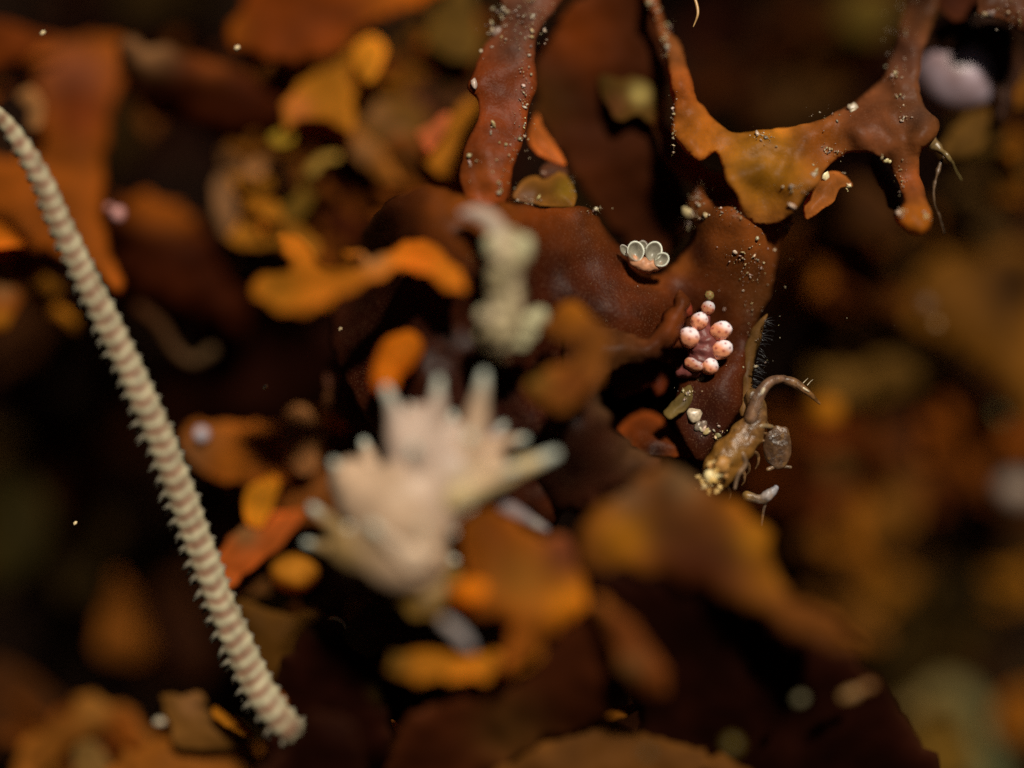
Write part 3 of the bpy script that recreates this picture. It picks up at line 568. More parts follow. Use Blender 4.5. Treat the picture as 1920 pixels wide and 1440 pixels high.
w9 = W('pointed brown blade standing above the round bright orange tip', [(640, 645), (652, 610), (667, 640), (692, 690), (722, 722), (712, 790), (660, 800), (615, 765), (608, 705)], 1.5, (0.13, 0.05, 0.025), tz=0.1, spots=[(640, 660, 14, (.3, .12, .1)), (626, 708, 16, (.28, .11, .09)), (675, 715, 18, (.22, .09, .07)), (690, 680, 14, TAN)])
W('bright orange comma shaped lobe above the big pale slug', [(708, 705), (718, 664), (742, 640), (770, 636), (784, 657), (766, 682), (744, 700), (732, 728), (714, 726)], -1.9, (0.58, 0.17, 0.008), tz=0.4, thick=.3, bulge=.2)
tube_obj('curled_stem', [(262, 578, 3, 12), (300, 610, 3, 11), (328, 655, 3, 10), (362, 678, 3, 10), (395, 660, 3, 13)], (.09, .03, .01), (.16, .09, .04), M_BLADE, label='dim curled reddish stem in the dark right of the arm', cat='seaweed stem', ns=24)

# ------------------------------------------------------------------ lower middle, foreground
W('olive brown foot of seaweed right under the big pale slug', [(700, 1060), (800, 1075), (870, 1060), (900, 1100), (890, 1150), (840, 1165), (780, 1155), (735, 1125)], -2.2, (0.26, 0.15, 0.04), tz=0.0, spots=[(860, 1140, 40, (0.2, 0.1, 0.02))])
W('orange brown blade with a painted highlight, right of the bright orange oval tip',
  [(862, 965), (920, 948), (980, 985), (1045, 1008), (1122, 1030), (1096, 1080), (1096, 1130), (1062, 1172), (1012, 1205), (970, 1250), (935, 1240), (955, 1190), (940, 1160), (885, 1150), (872, 1060)],
  -2.7, (0.32, 0.095, 0.012), tz=0.25, roll=0.3, spots=[(1065, 1130, 45, (0.62, 0.22, 0.012)), (1060, 1030, 45, (0.22, 0.06, 0.03)), (930, 990, 40, (0.22, 0.06, 0.008)), (980, 1090, 50, (0.4, 0.15, 0.02))])  # brightest patch is a highlight painted into the colour
W('narrow ochre strap lying under the dark hollow', [(732, 1232), (790, 1222), (880, 1218), (940, 1226), (1000, 1205), (1015, 1232), (965, 1268), (880, 1272), (790, 1276), (738, 1260)], -2.6, (0.4, 0.15, 0.012), tz=0.3, spots=[(880, 1245, 40, (0.5, 0.18, 0.012)), (745, 1240, 25, OLIVE)])
W('broad dark maroon blade sweeping down from the highlighted orange brown one', [(1000, 1215), (1060, 1175), (1110, 1120), (1150, 1200), (1180, 1300), (1120, 1350), (1000, 1400), (900, 1460), (740, 1460), (760, 1350), (880, 1290), (960, 1270)], -2.0, (0.06, 0.014, 0.005), tz=-0.4, spots=[(960, 1370, 70, (0.1, 0.04, 0.012))])
W('slim reddish brown strap hanging in front of the large dark blade', [(1108, 1120), (1140, 1128), (1190, 1168), (1232, 1228), (1256, 1298), (1205, 1305), (1168, 1262), (1150, 1200), (1120, 1152)], -3.0, (0.2, 0.055, 0.014), tz=-0.1, spots=[(1125, 1135, 24, (0.3, 0.1, 0.02)), (1185, 1250, 22, (0.2, 0.1, 0.04))])
W('peaked brown blade with ochre highlights painted on its flanks below the amphipod',
  [(1105, 965), (1170, 922), (1228, 878), (1272, 878), (1330, 920), (1390, 948), (1432, 990), (1452, 1062), (1485, 1122), (1570, 1160), (1620, 1225), (1520, 1200), (1420, 1150), (1320, 1110), (1200, 1075), (1120, 1070), (1082, 1030)],
  -2.9, (0.17, 0.055, 0.012), tz=0.3, roll=0.3, spots=[(1172, 1003, 48, (0.46, 0.18, 0.012)), (1410, 1015, 38, (0.5, 0.2, 0.012)), (1380, 960, 30, GOLD), (1440, 1080, 40, (0.3, 0.11, 0.012)), (1280, 900, 40, (0.2, 0.11, 0.06)), (1300, 1080, 90, (0.06, 0.014, 0.005)), (1180, 930, 35, (0.18, 0.09, 0.05))])  # ochre patches on both flanks are painted highlights
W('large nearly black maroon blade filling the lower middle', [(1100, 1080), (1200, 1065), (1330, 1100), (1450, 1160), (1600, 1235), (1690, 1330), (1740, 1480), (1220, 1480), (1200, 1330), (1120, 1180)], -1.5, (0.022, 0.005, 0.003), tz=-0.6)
W('black brown blade added to fade out the end of the brittle star arm', [(528, 1406), (556, 1372), (588, 1335), (650, 1345), (680, 1400), (660, 1475), (480, 1475), (500, 1432)], -2.0, DARK, tz=-.4)  # added so that the arm's end fades into the dark
W('dull brown blade along the bottom edge right of centre', [(940, 1470), (1000, 1400), (1100, 1335), (1180, 1362), (1300, 1400), (1400, 1470)], -1.4, (0.13, 0.05, 0.012), tz=0.2)
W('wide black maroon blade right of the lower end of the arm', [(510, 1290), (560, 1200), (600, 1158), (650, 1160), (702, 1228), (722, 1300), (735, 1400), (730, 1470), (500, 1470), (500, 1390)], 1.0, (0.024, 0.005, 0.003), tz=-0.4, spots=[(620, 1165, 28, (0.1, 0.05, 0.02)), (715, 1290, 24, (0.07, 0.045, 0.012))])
W('brown sheet between the arm and the pale slug bottom', [(440, 1130), (540, 1150), (600, 1150), (560, 1210), (520, 1290), (470, 1230)], 1.2, (0.12, 0.05, 0.01), tz=0.0)
W('dim olive brown flap with a pale rim below the big pale slug', [(645, 1180), (668, 1145), (690, 1122), (730, 1140), (750, 1190), (700, 1230), (660, 1215)], 0.4, (0.07, 0.035, 0.012), m=M_FOCUS)
W('tiny sharp orange fleck near the bottom edge', [(733, 1350), (750, 1360), (776, 1382), (760, 1386), (742, 1374)], -0.1, (0.5, 0.16, 0.04), m=M_FOCUS, step=3, roll=.05)
tube_obj('pale_thread', [(834, 1165, -2.8, 9), (852, 1180, -2.7, 12), (872, 1203, -2.6, 13), (884, 1216, -2.5, 8)], (.4, .33, .3), (.3, .28, .3), M_SLUG, label='short grey thread in the dark hollow under the orange oval tip', cat='thread')
tube_obj('seaweed_thread', [(618, 1160, .3, 2.5), (632, 1160, .2, 4), (644, 1168, .2, 3), (648, 1178, .2, 1.5)], (.3, .2, .1), (.35, .28, .16), M_GRAIN, label='tiny pale curl on the black maroon blade', cat='thread', ns=10)
# bottom left tangle
W('long rust brown blade rising from the bottom left corner to a peak', [(10, 1470), (60, 1385), (130, 1332), (162, 1302), (215, 1322), (268, 1352), (300, 1400), (260, 1400), (200, 1375), (150, 1390), (90, 1440), (60, 1470)], 2.6, (0.24, 0.085, 0.014), tz=0.3, spots=[(180, 1330, 34, (0.3, 0.13, 0.03)), (230, 1360, 30, RUST)])
W('dark red blade under the peak in the bottom left corner', [(60, 1470), (110, 1410), (170, 1390), (220, 1400), (260, 1470)], 3.2, (0.12, 0.025, 0.006))
W('tan brown lobe at the bottom edge below the peak', [(140, 1400), (175, 1390), (205, 1430), (215, 1470), (150, 1470)], 2.2, (0.22, 0.12, 0.04), tz=.1)
W('broad rust brown blade along the bottom left edge', [(225, 1410), (300, 1385), (380, 1390), (460, 1395), (520, 1405), (560, 1450), (560, 1470), (230, 1470)], 1.6, (0.27, 0.09, 0.014), tz=0.4)
l3 = W('upright brown sheet left of the lower end of the arm', [(303, 1300), (343, 1306), (378, 1296), (398, 1340), (440, 1368), (474, 1392), (420, 1405), (330, 1400), (318, 1345)], 1.2, (0.17, 0.075, 0.02), tz=0.1, spots=[(360, 1320, 22, TAN)])
W('thin orange edge beside the lower end of the arm', [(402, 1325), (440, 1350), (475, 1378), (470, 1388), (430, 1368), (400, 1340)], 0.7, (0.42, 0.16, 0.012), tz=.6)
W('small rust patch right of the lower end of the arm', [(520, 1280), (545, 1300), (535, 1325), (510, 1310)], 0.9, RUST)
W('dark brown slope at the left edge near the bottom', [(-30, 1240), (60, 1270), (120, 1330), (60, 1380), (-30, 1400)], 4.5, (0.07, 0.022, 0.006))

# ------------------------------------------------------------------ brittle star arm
def arm():
    path = [(-45, 195, -.2, 14), (-15, 208, -.45, 16), (12, 232, -.6, 18), (45, 278, -.75, 21), (75, 330, -.8, 23), (100, 388, -.8, 25), (124, 442, -.8, 26.5), (152, 502, -.8, 28), (184, 566, -.8, 29), (214, 628, -.8, 30), (243, 690, -.8, 30),
            (271, 752, -.8, 31), (299, 815, -.75, 31), (323, 878, -.7, 32), (346, 942, -.65, 32), (370, 1008, -.6, 33), (393, 1074, -.6, 33), (418, 1138, -.6, 33), (444, 1202, -.6, 34), (474, 1266, -.6, 35), (503, 1318, -.8, 35), (532, 1354, -.9, 34), (562, 1382, -.9, 32), (600, 1425, -.6, 30)]
    root = thing('brittle_star_arm', P(540, 1366, -1.3), 'long cream and pinkish banded brittle star arm with short side spines at left', 'brittle star')
    NS = 50; per = 14; ns = NS * per; nr = 36
    # even spacing along the arm
    dense = smooth_path([(float(x), float(y), float(d), r * .79) for x, y, d, r in path], 900)
    acc = [0]
    for a, b in zip(dense, dense[1:]): acc.append(acc[-1] + math.hypot(b[0] - a[0], b[1] - a[1]))
    def at(s):
        s = min(max(s, 0), 1) * acc[-1]
        import bisect
        i = min(max(bisect.bisect(acc, s) - 1, 0), len(dense) - 2)
        t = (s - acc[i]) / max(acc[i + 1] - acc[i], 1e-6)
        return [a + (b - a) * t for a, b in zip(dense[i], dense[i + 1])]
    V, F, C = [], [], []
    cream = (0.44, 0.40, 0.26); pink = (0.20, 0.088, 0.052)
    for i in range(ns + 1):
        s = i / ns; a = at(s); sg = int(s * NS)
        a[0] += 2.2 * noise.noise(Vector((s * 14, 0, 0))); a[1] += 1.2 * noise.noise(Vector((s * 16, 7, 0))); b = at(s + .002); z = at(s - .002)
        c = P(*a[:3]); tg = (P(*b[:3]) - P(*z[:3])).normalized()
        sx = tg.cross(Vector((0, -1, 0))).normalized()      # towards picture right/left
        uy = sx.cross(tg).normalized()
        for k in range(nr):
            an = 2 * math.pi * k / nr
            lat = math.cos(an); front = math.sin(an)
            # plates: the bands bow towards the tip at the middle of the arm
            ph = (s * NS + 0.32 * lat * lat + .22 * noise.noise(Vector((s * NS * .45, lat * .8, 4)))) % 1.0
            r = a[3] / 100 * (0.90 + 0.13 * ph ** 1.5 if ph < .9 else 0.90 + 0.13 * (1 - ph) * 8.5)
            r *= 1 + 0.05 * abs(lat) ** 3 + .07 * noise.noise(Vector((s * NS * .7, lat * 1.4, 2))) + .05 * noise.noise(Vector((s * 9, 3, 3)))
            dr = sx * lat + uy * front * 0.8
            V.append(c + dr * r)
            w = 0.5 + 0.5 * math.cos(2 * math.pi * (ph - 0.78))       # bright distal lip of every plate
            wid = max(0, 1 - abs(lat) ** 4)
            col = lerp3(cream, pink, (1 - w) ** .9 * (0.2 + 0.8 * wid))
            if s < .35:                                                # two rows of cream knobs near the top
                kk = (1 - s / .35)
                col = lerp3(col, pink, 0.55 * kk * max(0, 1 - (abs(lat) / .28) ** 2))
            col = lerp3(col, (.15, .08, .04), max(0, noise.noise(Vector((s * 22, lat * 1.5, front * 1.5))) * 1.3 - .1))
            col = tuple(q * (1 + .3 * noise.noise(Vector((s * NS * .9, lat * 2.5, 1)))) for q in col)
            C.append(col)
    for i in range(ns):
        for k in range(nr):
            F.append((i * nr + k, i * nr + (k + 1) % nr, (i + 1) * nr + (k + 1) % nr, (i + 1) * nr + k))
    F.append(tuple(range(nr))[::-1]); F.append(tuple(ns * nr + k for k in range(nr)))
    put('arm', V, F, C, M_ARM, root)
    rnd = random.Random(2)
    for i in range(3, NS):
        s = (i + .2) / NS; a = at(s); b = at(s + .004)
        tx, ty = b[0] - a[0], b[1] - a[1]; l = math.hypot(tx, ty); tx, ty = tx / l, ty / l
        for sd_ in (1, -1):          # 1: picture left, -1: picture right
            ln = (6 + 16 * min(1, max(0, (i - 3) / 22))) * (1.0 if sd_ > 0 else .45) * rnd.uniform(.8, 1.2)
            nx, ny = -ty * sd_, tx * sd_
            sx0, sy0 = a[0] + nx * a[3] * .9, a[1] + ny * a[3] * .9
            parts = []
            for (da, dd) in ((0, 0), (.5, .2)) if sd_ > 0 else ((0, 0),):
                ang = rnd.uniform(.1, .7)
                ex, ey = sx0 + (nx * math.cos(ang) + tx * math.sin(ang)) * ln, sy0 + (ny * math.cos(ang) + ty * math.sin(ang)) * ln
                ox, oy = tx * da * 16, ty * da * 16
                v, f, T = tube([(sx0 + ox - nx * 3, sy0 + oy - ny * 3, a[2] + dd, 5.0), ((sx0 + ex) / 2 + ox, (sy0 + ey) / 2 + oy, a[2] + dd, 4.0), (ex + ox, ey + oy, a[2] + dd + .1, 1.0)], 6, 7)
                parts.append((v, f, [lerp3((.26, .21, .14), (.30, .29, .23), t) for t, _ in T]))
            V, F, C = join(parts); put('spine', V, F, C, M_ARM, root)
arm()

# ------------------------------------------------------------------ big pale slug
def horned_slug():
    root = thing('sea_slug', P(800, 1080, -2.2), 'big pale pinkish sea slug with white tipped horns, blurred in the middle foreground', 'sea slug')
    flesh = (0.64, 0.44, 0.29); pinkf = (0.58, 0.43, 0.34); cream = (0.70, 0.53, 0.27); tip = (0.64, 0.68, 0.58); olive = (0.34, 0.21, 0.08); grey = (0.34, 0.27, 0.27)
    me_parts = []
    for (x, y, d, r, sc, c) in [(760, 960, -2.2, 85, (1.1, .7, 1.1), flesh), (840, 900, -2.2, 70, (1, .6, 1), pinkf), (700, 930, -2.2, 62, (1, .6, .9), flesh), (760, 1050, -2.2, 70, (1.1, .6, .8), (0.45, .3, .19)),
                                (790, 830, -2.1, 62, (1.0, .5, 1.1), pinkf), (850, 845, -2.1, 48, (1.0, .5, 1.1), pinkf), (900, 870, -2.1, 40, (1.2, .5, .8), flesh), (690, 1025, -2.1, 62, (1.1, .6, .75), olive), (810, 1110, -2.0, 42, (1, .6, .9), olive), (660, 900, -2.1, 36, (1, .6, 1.1), flesh), (880, 905, -2.2, 40, (1.3, .6, .8), cream)]:
        v, f, n = ball(P(x, y, d), r / 100, 3, sc, .1, 2); me_parts.append((v, f, c))
    V, F, C = join(me_parts)
    body = put('body', V, F, C, M_SLUG, root)
    rm = body.modifiers.new('one_skin', 'REMESH'); rm.mode = 'VOXEL'; rm.voxel_size = 0.06; rm.use_smooth_shade = True
    # colour must survive the remesh: bake it now and recolour by nearest lump
    dg = bpy.context.evaluated_depsgraph_get(); ev = body.evaluated_get(dg).to_mesh()
    v2 = [v.co.copy() for v in ev.vertices]; f2 = [tuple(p.vertices) for p in ev.polygons]
    body.evaluated_get(dg).to_mesh_clear()
    from mathutils.kdtree import KDTree
    kd = KDTree(len(V))
    for i, v in enumerate(V): kd.insert(v, i)
    kd.balance()
    c2 = []
    for v in v2:
        hs = kd.find_n(v, 6); w = Vector((0, 0, 0))
        for co, ix, ds in hs: w += Vector(C[ix])
        c2.append(w / 6)
    old = body.data
    bpy.data.objects.remove(body); bpy.data.meshes.remove(old)
    if v2: put('body', v2, f2, c2, M_SLUG, root)
    H = [  # tip x, y, d, base x, y, d, tip radius, base radius, flesh colour
        (727, 738, -2.5, 775, 900, -2.3, 17, 48, pinkf), (822, 722, -2.6, 808, 880, -2.3, 16, 40, pinkf), (905, 713, -2.6, 868, 890, -2.3, 18, 40, flesh), (848, 782, -2.2, 838, 880, -2.1, 15, 26, grey),
        (978, 824, -2.3, 880, 845, -2.3, 14, 22, flesh), (1030, 856, -2.7, 850, 935, -2.6, 19, 27, cream), (960, 880, -2.9, 850, 930, -2.6, 14, 20, flesh), (990, 884, -2.4, 860, 920, -2.5, 14, 26, cream), (1016, 988, -1.8, 895, 918, -2.0, 12, 22, grey), (684, 833, -2.1, 712, 910, -2.1, 15, 20, flesh),
        (630, 872, -2.4, 700, 940, -2.4, 17, 34, flesh), (702, 880, -2.6, 735, 940, -2.5, 13, 22, flesh), (590, 955, -2.3, 660, 1020, -2.2, 15, 24, olive), (578, 1018, -2.2, 660, 1035, -2.1, 12, 22, olive), (622, 1026, -2.3, 680, 1040, -2.1, 11, 18, olive),
        (655, 1070, -2.2, 710, 1050, -2.1, 15, 22, olive), (703, 990, -3.0, 775, 1048, -2.7, 17, 30, (.66, .48, .33)), (788, 982, -3.0, 800, 1030, -2.7, 17, 24, (.66, .48, .33)), (848, 1000, -2.5, 790, 1012, -2.4, 12, 20, flesh),
        (722, 1078, -2.5, 762, 1062, -2.4, 13, 20, olive), (815, 1045, -2.6, 780, 1080, -2.5, 15, 24, flesh), (775, 842, -3.0, 790, 900, -2.5, 15, 28, pinkf), (880, 818, -2.8, 860, 880, -2.5, 14, 26, flesh), (750, 925, -3.0, 765, 960, -2.6, 14, 26, (.5, .3, .15)), (770, 768, -2.3, 790, 880, -2.2, 14, 30, pinkf), (940, 800, -2.1, 870, 860, -2.2, 13, 24, grey), (655, 990, -2.6, 700, 1000, -2.3, 14, 24, flesh),
        (760, 1100, -2.4, 770, 1060, -2.2, 14, 26, olive), (850, 1050, -2.2, 800, 1050, -2.2, 12, 22, olive), (665, 905, -2.7, 715, 950, -2.4, 13, 26, flesh), (880, 950, -2.7, 830, 960, -2.4, 14, 26, cream), (730, 830, -2.4, 770, 900, -2.3, 14, 30, pinkf)]
    for (x, y, d, bx, by, bd, rt, rb, c) in H:
        rt *= .55; x += (x - bx) * .06; y += (y - by) * .06; d += .35; bd += .2
        wob = math.sin(x) * 5
        mx, my = x + (bx - x) * .45 + wob, y + (by - y) * .45 + wob * .4
        qx, qy = x + (mx - x) * .2, y + (my - y) * .2
        sdp = (d + bd) / 2
        V, F, T = tube([(qx, qy, d, rt * 1.0), (mx, my, sdp, rt * .6 + rb * .42), (bx, by, bd, rb * 1.0)], 18, 16, lump=.22, ls=3.5, sd_=x)
        root_h = put('horn', V, F, [lerp3(lerp3(c, tip, .6), c, t * 3.5) for t, _ in T], M_SLUG, root)
        V, F, T = tube([(x, y, d, rt * .8), ((x + qx) / 2, (y + qy) / 2, d, rt * .97), (qx, qy, d, rt * 1.03)], 7, 16)
        cc = tip if c is not grey or y < 900 else grey
        put('horn_tip', V, F, cc, M_SLUG, root_h)
horned_slug()

# ------------------------------------------------------------------ pale speckled slug above it
def speckled_slug():
    root = thing('sea_slug', P(940, 650, -2.0), 'upright cream speckled sea slug with a grey feeler, above the big horned one', 'sea slug')
    c = (0.38, 0.31, 0.17); c2 = (0.52, 0.41, 0.27); g = (0.50, 0.47, 0.28)
    V, F, T = tube([(950, 455, -2.0, 28), (949, 490, -2.05, 32), (947, 530, -2.05, 29), (944, 565, -2.1, 30), (940, 600, -2.15, 37), (938, 632, -2.1, 35), (941, 655, -2.0, 20)], 60, 40, lump=.38, ls=5.5)
    b = put('body', V, F, [lerp3(lerp3(c, c2, .5 + 1.5 * noise.noise(v * 3)), (.16, .12, .06), max(0, noise.noise(v * 4 + Vector((3, 1, 0)))) * 2.6) for v in V], M_PALE, root)
    for (x, y, d, r, bx, by) in [(924, 458, -2.1, 17, 936, 490), (982, 458, -2.15, 17, 968, 492), (908, 592, -2.1, 16, 925, 605), (1010, 592, -2.0, 15, 965, 625), (992, 622, -2.0, 15, 960, 630), (908, 640, -2.0, 14, 925, 630), (978, 645, -2.0, 12, 955, 635)]:
        V, F, T = tube([(x, y, d, r), ((x + bx) / 2, (y + by) / 2, d, r * 1.1), (bx, by, d + .1, r * 1.2)], 10, 16, lump=.3, ls=6)
        put('knob', V, F, [lerp3(g, c, t) for t, _ in T], M_PALE, root)
    tube_obj('feeler', [(868, 402, -1.9, 8), (890, 402, -1.9, 15), (915, 412, -1.95, 18), (936, 440, -2.0, 20), (945, 465, -2.0, 20)], (.42, .30, .26), (.42, .34, .24), M_PALE, root, ns=20)
speckled_slug()

# ------------------------------------------------------------------ pink beaded slug (in focus)
def beaded_slug():
    root = thing('sea_slug', P(1315, 660, 0), 'small pink sea slug of red dotted bulbs with white tips and painted highlights on the central frond', 'sea slug')
    skin = (0.16, 0.045, 0.04)
    V, F, T = tube([(1325, 590, .1, 8), (1315, 612, .1, 18), (1318, 640, .12, 30), (1316, 668, .1, 29), (1298, 690, .1, 20), (1275, 700, .1, 9)], 40, 26, lump=.25, ls=9)
    put('body', V, F, [tuple(q * (1 + .6 * noise.noise(v * 12)) for q in skin) for v in V], M_BULB, root)
    B = [ # x, y, d, r, long axis (x,y picture up), length, pigment warm, white tip and painted highlight, n dots
        (1292, 633, -.42, 19, (-.2, .3), 1.08, 1), (1311, 602, -.36, 16, (.25, .6), 1.12, 1), (1327, 578, -.22, 13, (.4, .6), 1.1, .45), (1330, 555, -.15, 9, (.2, .9), 1.1, .2),
        (1351, 620, -.36, 17.5, (.9, .35), 1.25, .9), (1353, 656, -.36, 18, (.8, .4), 1.2, 1), (1330, 687, -.38, 16, (.3, .1), 1.05, .9), (1301, 684, -.33, 13, (.9, -.35), 1.5, .85), (1284, 580, -.05, 15, (-.3, .8), 1.25, -.5), (1258, 628, -.1, 11, (-.3, .7), 1.3, -.2), (1312, 708, -.1, 9, (.5, -.8), 1.4, -.9)]
    for j, (x, y, d, r, ax, ln, wt) in enumerate(B):
        axis = Vector((ax[0], -.55, ax[1])).normalized()
        V, F, N = ball(P(x, y, d + .27), r / 100, 5, (1, 1, ln), .05, 2.5, tuple(axis), j)
        V = [v + (v - P(x, y, d + .27)) * .1 * noise.noise((v - P(x, y, d)) * 4 + Vector((j * 3, 0, 0))) for v in V]
        rot = Vector((0, 0, 1)).rotation_difference(axis).to_matrix()
        rnd = random.Random(j); dots = []
        for i in range(20):
            zz = 1 - 2 * (i + .5) / 20; an = i * 2.39996 + j; q = math.sqrt(1 - zz * zz)
            dots.append(Vector((q * math.cos(an) + rnd.uniform(-.1, .1), q * math.sin(an), zz)).normalized())
        cs = []
        for n in N:
            w = rot @ n
            base = (0.85, 0.33, 0.17)
            if wt > .3: c = lerp3(base, (0.92, 0.84, 0.90), (w.z * .8 + w.x * .4 + n.z * .35 - .12) * 1.5)  # pale tip plus an upper right highlight painted into the skin colour
            elif wt > 0: c = (0.42, 0.30, 0.10)
            elif wt == -.5: c = (0.24, 0.045, 0.02)
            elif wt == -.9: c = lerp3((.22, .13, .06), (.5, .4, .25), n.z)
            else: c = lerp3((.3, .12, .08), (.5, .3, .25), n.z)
            if 0 < wt < .9: c = tuple(q * .62 for q in c)
            m = min((n - q).length for q in dots)
            if m < .17 and wt > -.6: c = lerp3((0.30, 0.025, 0.03), c, max(0, (m - .08) / .09))
            cs.append(c)
        put('bulb', V, F, cs, M_BULB, root)
beaded_slug()

# ------------------------------------------------------------------ white cupped slug in the notch
def cupped_slug():
    root = thing('sea_slug', P(1210, 505, 0), 'tiny sea slug with clear white rimmed cups sitting in the frond notch', 'sea slug')
    V, F, T = tube([(1180, 478, .05, 7), (1192, 492, 0, 12), (1210, 498, -.02, 14), (1230, 498, 0, 11), (1246, 494, .03, 6)], 26, 20, lump=.35, ls=10)
    put('body', V, F, [tuple(q * (1 + .5 * noise.noise(v * 9)) for q in (.55, .26, .14)) for v in V], M_BULB, root)
    for (x, y, r, ang, ln, d) in [(1192, 472, 15, 12, 1.25, -.12), (1225, 472, 15, -22, 1.25, -.1), (1240, 487, 12, -55, 1.2, -.14), (1172, 470, 7, 35, 1.8, 0), (1205, 463, 9, 5, 1.3, .15)]:
        a = math.radians(ang); up = Vector((-math.sin(a), 0, math.cos(a))); rt = Vector((math.cos(a), 0, math.sin(a)))
        c = P(x, y, d); R = r / 100; V, F = [], []; nr, na = 7, 28
        def pt(u, an):
            w = u * R; ex = math.cos(an) * w; ey = math.sin(an) * w * ln
            if ey < 0: ex *= 1 - .35 * (ey / (R * ln)) ** 2
            return c + rt * ex + up * ey + Vector((0, 1, 0)) * (R * .55 * (1 - u * u))
        V.append(pt(0, 0))
        for i in range(1, nr + 1):
            for k in range(na): V.append(pt(i / nr, 2 * math.pi * k / na))
        for k in range(na): F.append((0, 1 + k, 1 + (k + 1) % na))
        for i in range(nr - 1):
            for k in range(na): F.append((1 + i * na + k, 1 + (i + 1) * na + k, 1 + (i + 1) * na + (k + 1) % na, 1 + i * na + (k + 1) % na))
        cup = put('cup', V, F, (.5, .48, .38), M_GLASSY, root, True, .03)
        V, F = [], []; m = 40; rr = R * .12
        for i in range(m + 1):
            an = math.radians(-75) + math.radians(255 if r > 9 else 200) * i / m
            p = pt(1, an); out = (p - c).normalized(); th = rr * (.35 + .65 * math.sin(math.pi * i / m))
            for k in range(8):
                b = 2 * math.pi * k / 8; V.append(p + out * math.cos(b) * th + Vector((0, 1, 0)) * math.sin(b) * th)
        for i in range(m):
            for k in range(8): F.append((i * 8 + k, i * 8 + (k + 1) % 8, (i + 1) * 8 + (k + 1) % 8, (i + 1) * 8 + k))
        put('rim', V, F, (.85, .88, .76) if r > 9 else (.5, .45, .4), M_BULB, cup)
cupped_slug()

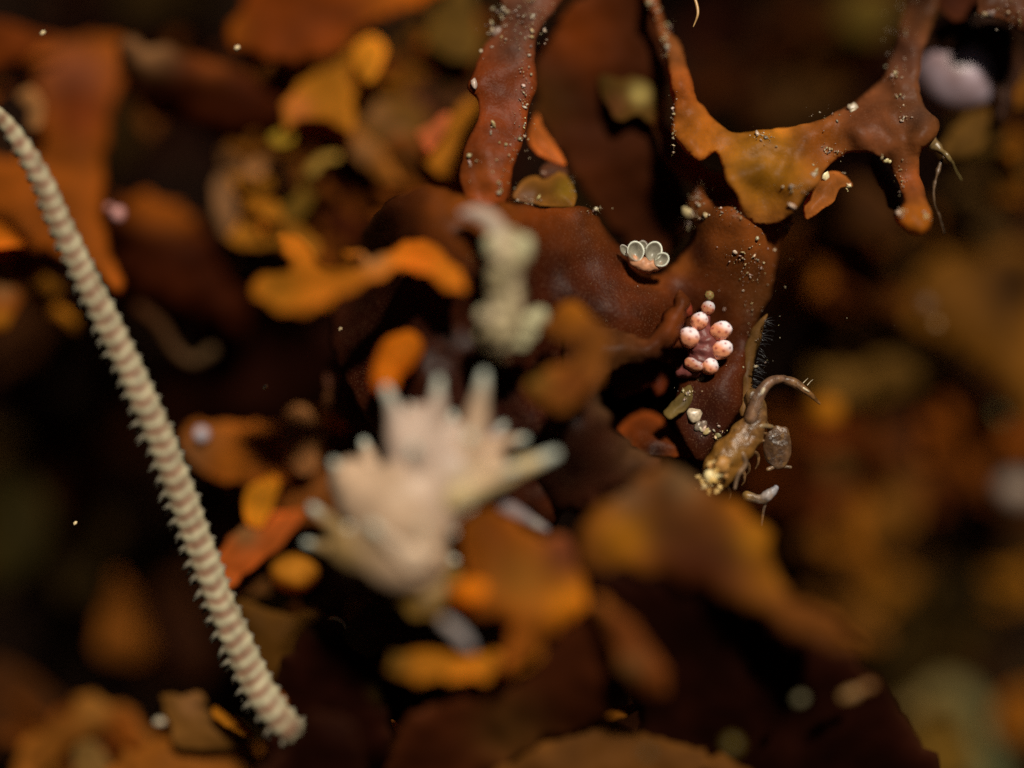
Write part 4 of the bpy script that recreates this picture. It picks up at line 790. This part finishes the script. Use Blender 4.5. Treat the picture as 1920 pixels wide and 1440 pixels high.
# ------------------------------------------------------------------ amphipod
def amphipod():
    root = thing('amphipod', P(1400, 850, 0), 'brown glassy amphipod clinging below the bristly margin with one arched limb', 'amphipod')
    V, F, T = tube([(1412, 742, -.05, 14), (1420, 775, -.1, 20), (1402, 815, -.15, 28), (1372, 850, -.2, 34), (1345, 888, -.2, 32), (1325, 915, -.1, 18)], 60, 30, lump=.22, ls=4, flat=.6)
    put('body', V, F, [lerp3(lerp3((.2, .10, .05), (.30, .13, .02), t * 1.6), (.30, .16, .04), noise.noise(V[i] * 4)) for i, (t, a) in enumerate(T)], M_SHRIMP, root)
    tube_obj('limb', [(1408, 785, -.2, 13), (1416, 758, -.2, 12), (1430, 730, -.18, 10.5), (1448, 714, -.12, 9), (1470, 710, -.05, 7)], (.26, .14, .08), (.24, .13, .08), M_SHRIMP, root, ns=24)
    tube_obj('limb', [(1466, 711, -.05, 7), (1488, 717, -.02, 9), (1508, 731, .0, 7), (1524, 744, .05, 4.5), (1537, 757, .1, 2)], (.24, .13, .07), (.28, .13, .04), M_SHRIMP, root, ns=24)
    for p in [[(1496, 722, 0, 2), (1505, 727, -.06, 2.8), (1516, 734, -.05, 2)], [(1432, 730, -.28, 3), (1428, 738, -.28, 3.4)], [(1514, 722, 0, .9), (1520, 715, 0, .5), (1524, 712, 0, .3)], [(1506, 718, 0, .9), (1512, 712, 0, .4), (1515, 709, 0, .3)]]:
        tube_obj('bristle', p, (.7, .6, .42), (.6, .5, .35), M_GRAIN, root, ns=6, nr=6)
    V, F, N = ball(P(1460, 838, -.05), .30, 4, (.9, .25, 1.3), .22, 1.6)
    put('shell_plate', V, F, [lerp3((.10, .05, .025), (.17, .09, .045), .5 + n.x * .6 + noise.noise(n * 3)) for n in N], M_SHRIMP, root)
    tube_obj('leg', [(1412, 805, -.2, 6), (1430, 798, -.2, 5), (1446, 800, -.1, 4)], (.3, .2, .1), (.3, .22, .12), M_SHRIMP, root, ns=10)
    tube_obj('leg', [(1440, 880, -.05, 4), (1458, 874, -.02, 4), (1482, 876, 0, 3)], (.25, .15, .08), (.3, .2, .12), M_SHRIMP, root, ns=10)
    tube_obj('leg', [(1392, 850, -.35, 5), (1398, 870, -.35, 4.5), (1384, 890, -.35, 4), (1378, 915, -.3, 3)], (.3, .18, .1), (.3, .2, .13), M_SHRIMP, root, ns=14)
    tube_obj('leg', [(1400, 930, -.1, 9), (1425, 936, -.12, 8), (1440, 928, -.15, 9), (1455, 915, -.12, 5)], (.35, .2, .06), (.42, .42, .48), M_SHRIMP, root, ns=14, lump=.5, ls=8)
    tube_obj('leg', [(1440, 928, -.1, 4), (1432, 955, -.05, 3), (1428, 985, 0, 2)], (.2, .13, .09), (.15, .1, .07), M_SHRIMP, root, ns=10)
    rnd = random.Random(4); parts = []
    for i in range(70):
        t = rnd.random(); x = 1352 - 30 * t + rnd.gauss(0, 9); y = 868 + 46 * t + rnd.gauss(0, 7)
        v, f, n = ball(P(x, y, -.5 + .1 * rnd.random()), rnd.lognormvariate(1.35, .45) / 100, 2, (rnd.uniform(.5, 1.6), .5, 1), 1.0, 1.8, (rnd.uniform(-1, 1), 0, rnd.uniform(-1, 1)), i)
        parts.append((v, f, rnd.choice([(.75, .52, .2), (.7, .45, .13), (.8, .65, .33), (.45, .22, .06)])))
    V, F, C = join(parts); o = put('crusty_lump', V, F, C, M_BULB, root); o['label'] = 'cream yellow crusty lump'
    rnd = random.Random(8)
    bp_ = [(1420, 780), (1412, 800), (1400, 825), (1388, 842), (1372, 868), (1360, 885), (1345, 900), (1415, 812), (1380, 860)]
    for i, (x, y) in enumerate(bp_):
        l = rnd.uniform(28, 48); a = math.radians(rnd.uniform(5, 60)); k2 = math.radians(rnd.uniform(60, 110))
        kx, ky = x + l * math.cos(a), y + l * .5 * math.sin(a)
        tube_obj('leg', [(x, y, -.1, 5), ((x + kx) / 2, (y + ky) / 2 - 3, -.05, 4.2), (kx, ky, .0, 3.6), (kx + l * .35 * math.cos(k2), ky + l * .45 * math.sin(k2), .05, 2.6), (kx + l * .3 * math.cos(k2) - 5, ky + l * .75 * math.sin(k2), .1, 1)], (.22, .11, .04), (.24, .13, .06), M_SHRIMP, root, ns=16, nr=10)
amphipod()

# ------------------------------------------------------------------ drifting grains
for (x, y, d, r, lab) in [(498, 725, .15, 4, 'tiny bright grain drifting in the dark right of the arm'), (445, 90, .5, 4, 'tiny grain drifting in front of the orange red blade tip'),
                          (80, 62, .4, 4, 'tiny golden grain drifting near the top left corner'), (141, 981, .1, 3, 'tiny golden grain drifting in the dark left of the arm'), (638, 617, .2, 3, 'tiny grain beside the pointed brown blade')]:
    bead('drifting_grain', x, y, d, r, (.75, .6, .35), lab, m=M_GRAIN, cat='grain', sc=(1, 1, 1.5), ax=(1, 0, 1), lump=.4)
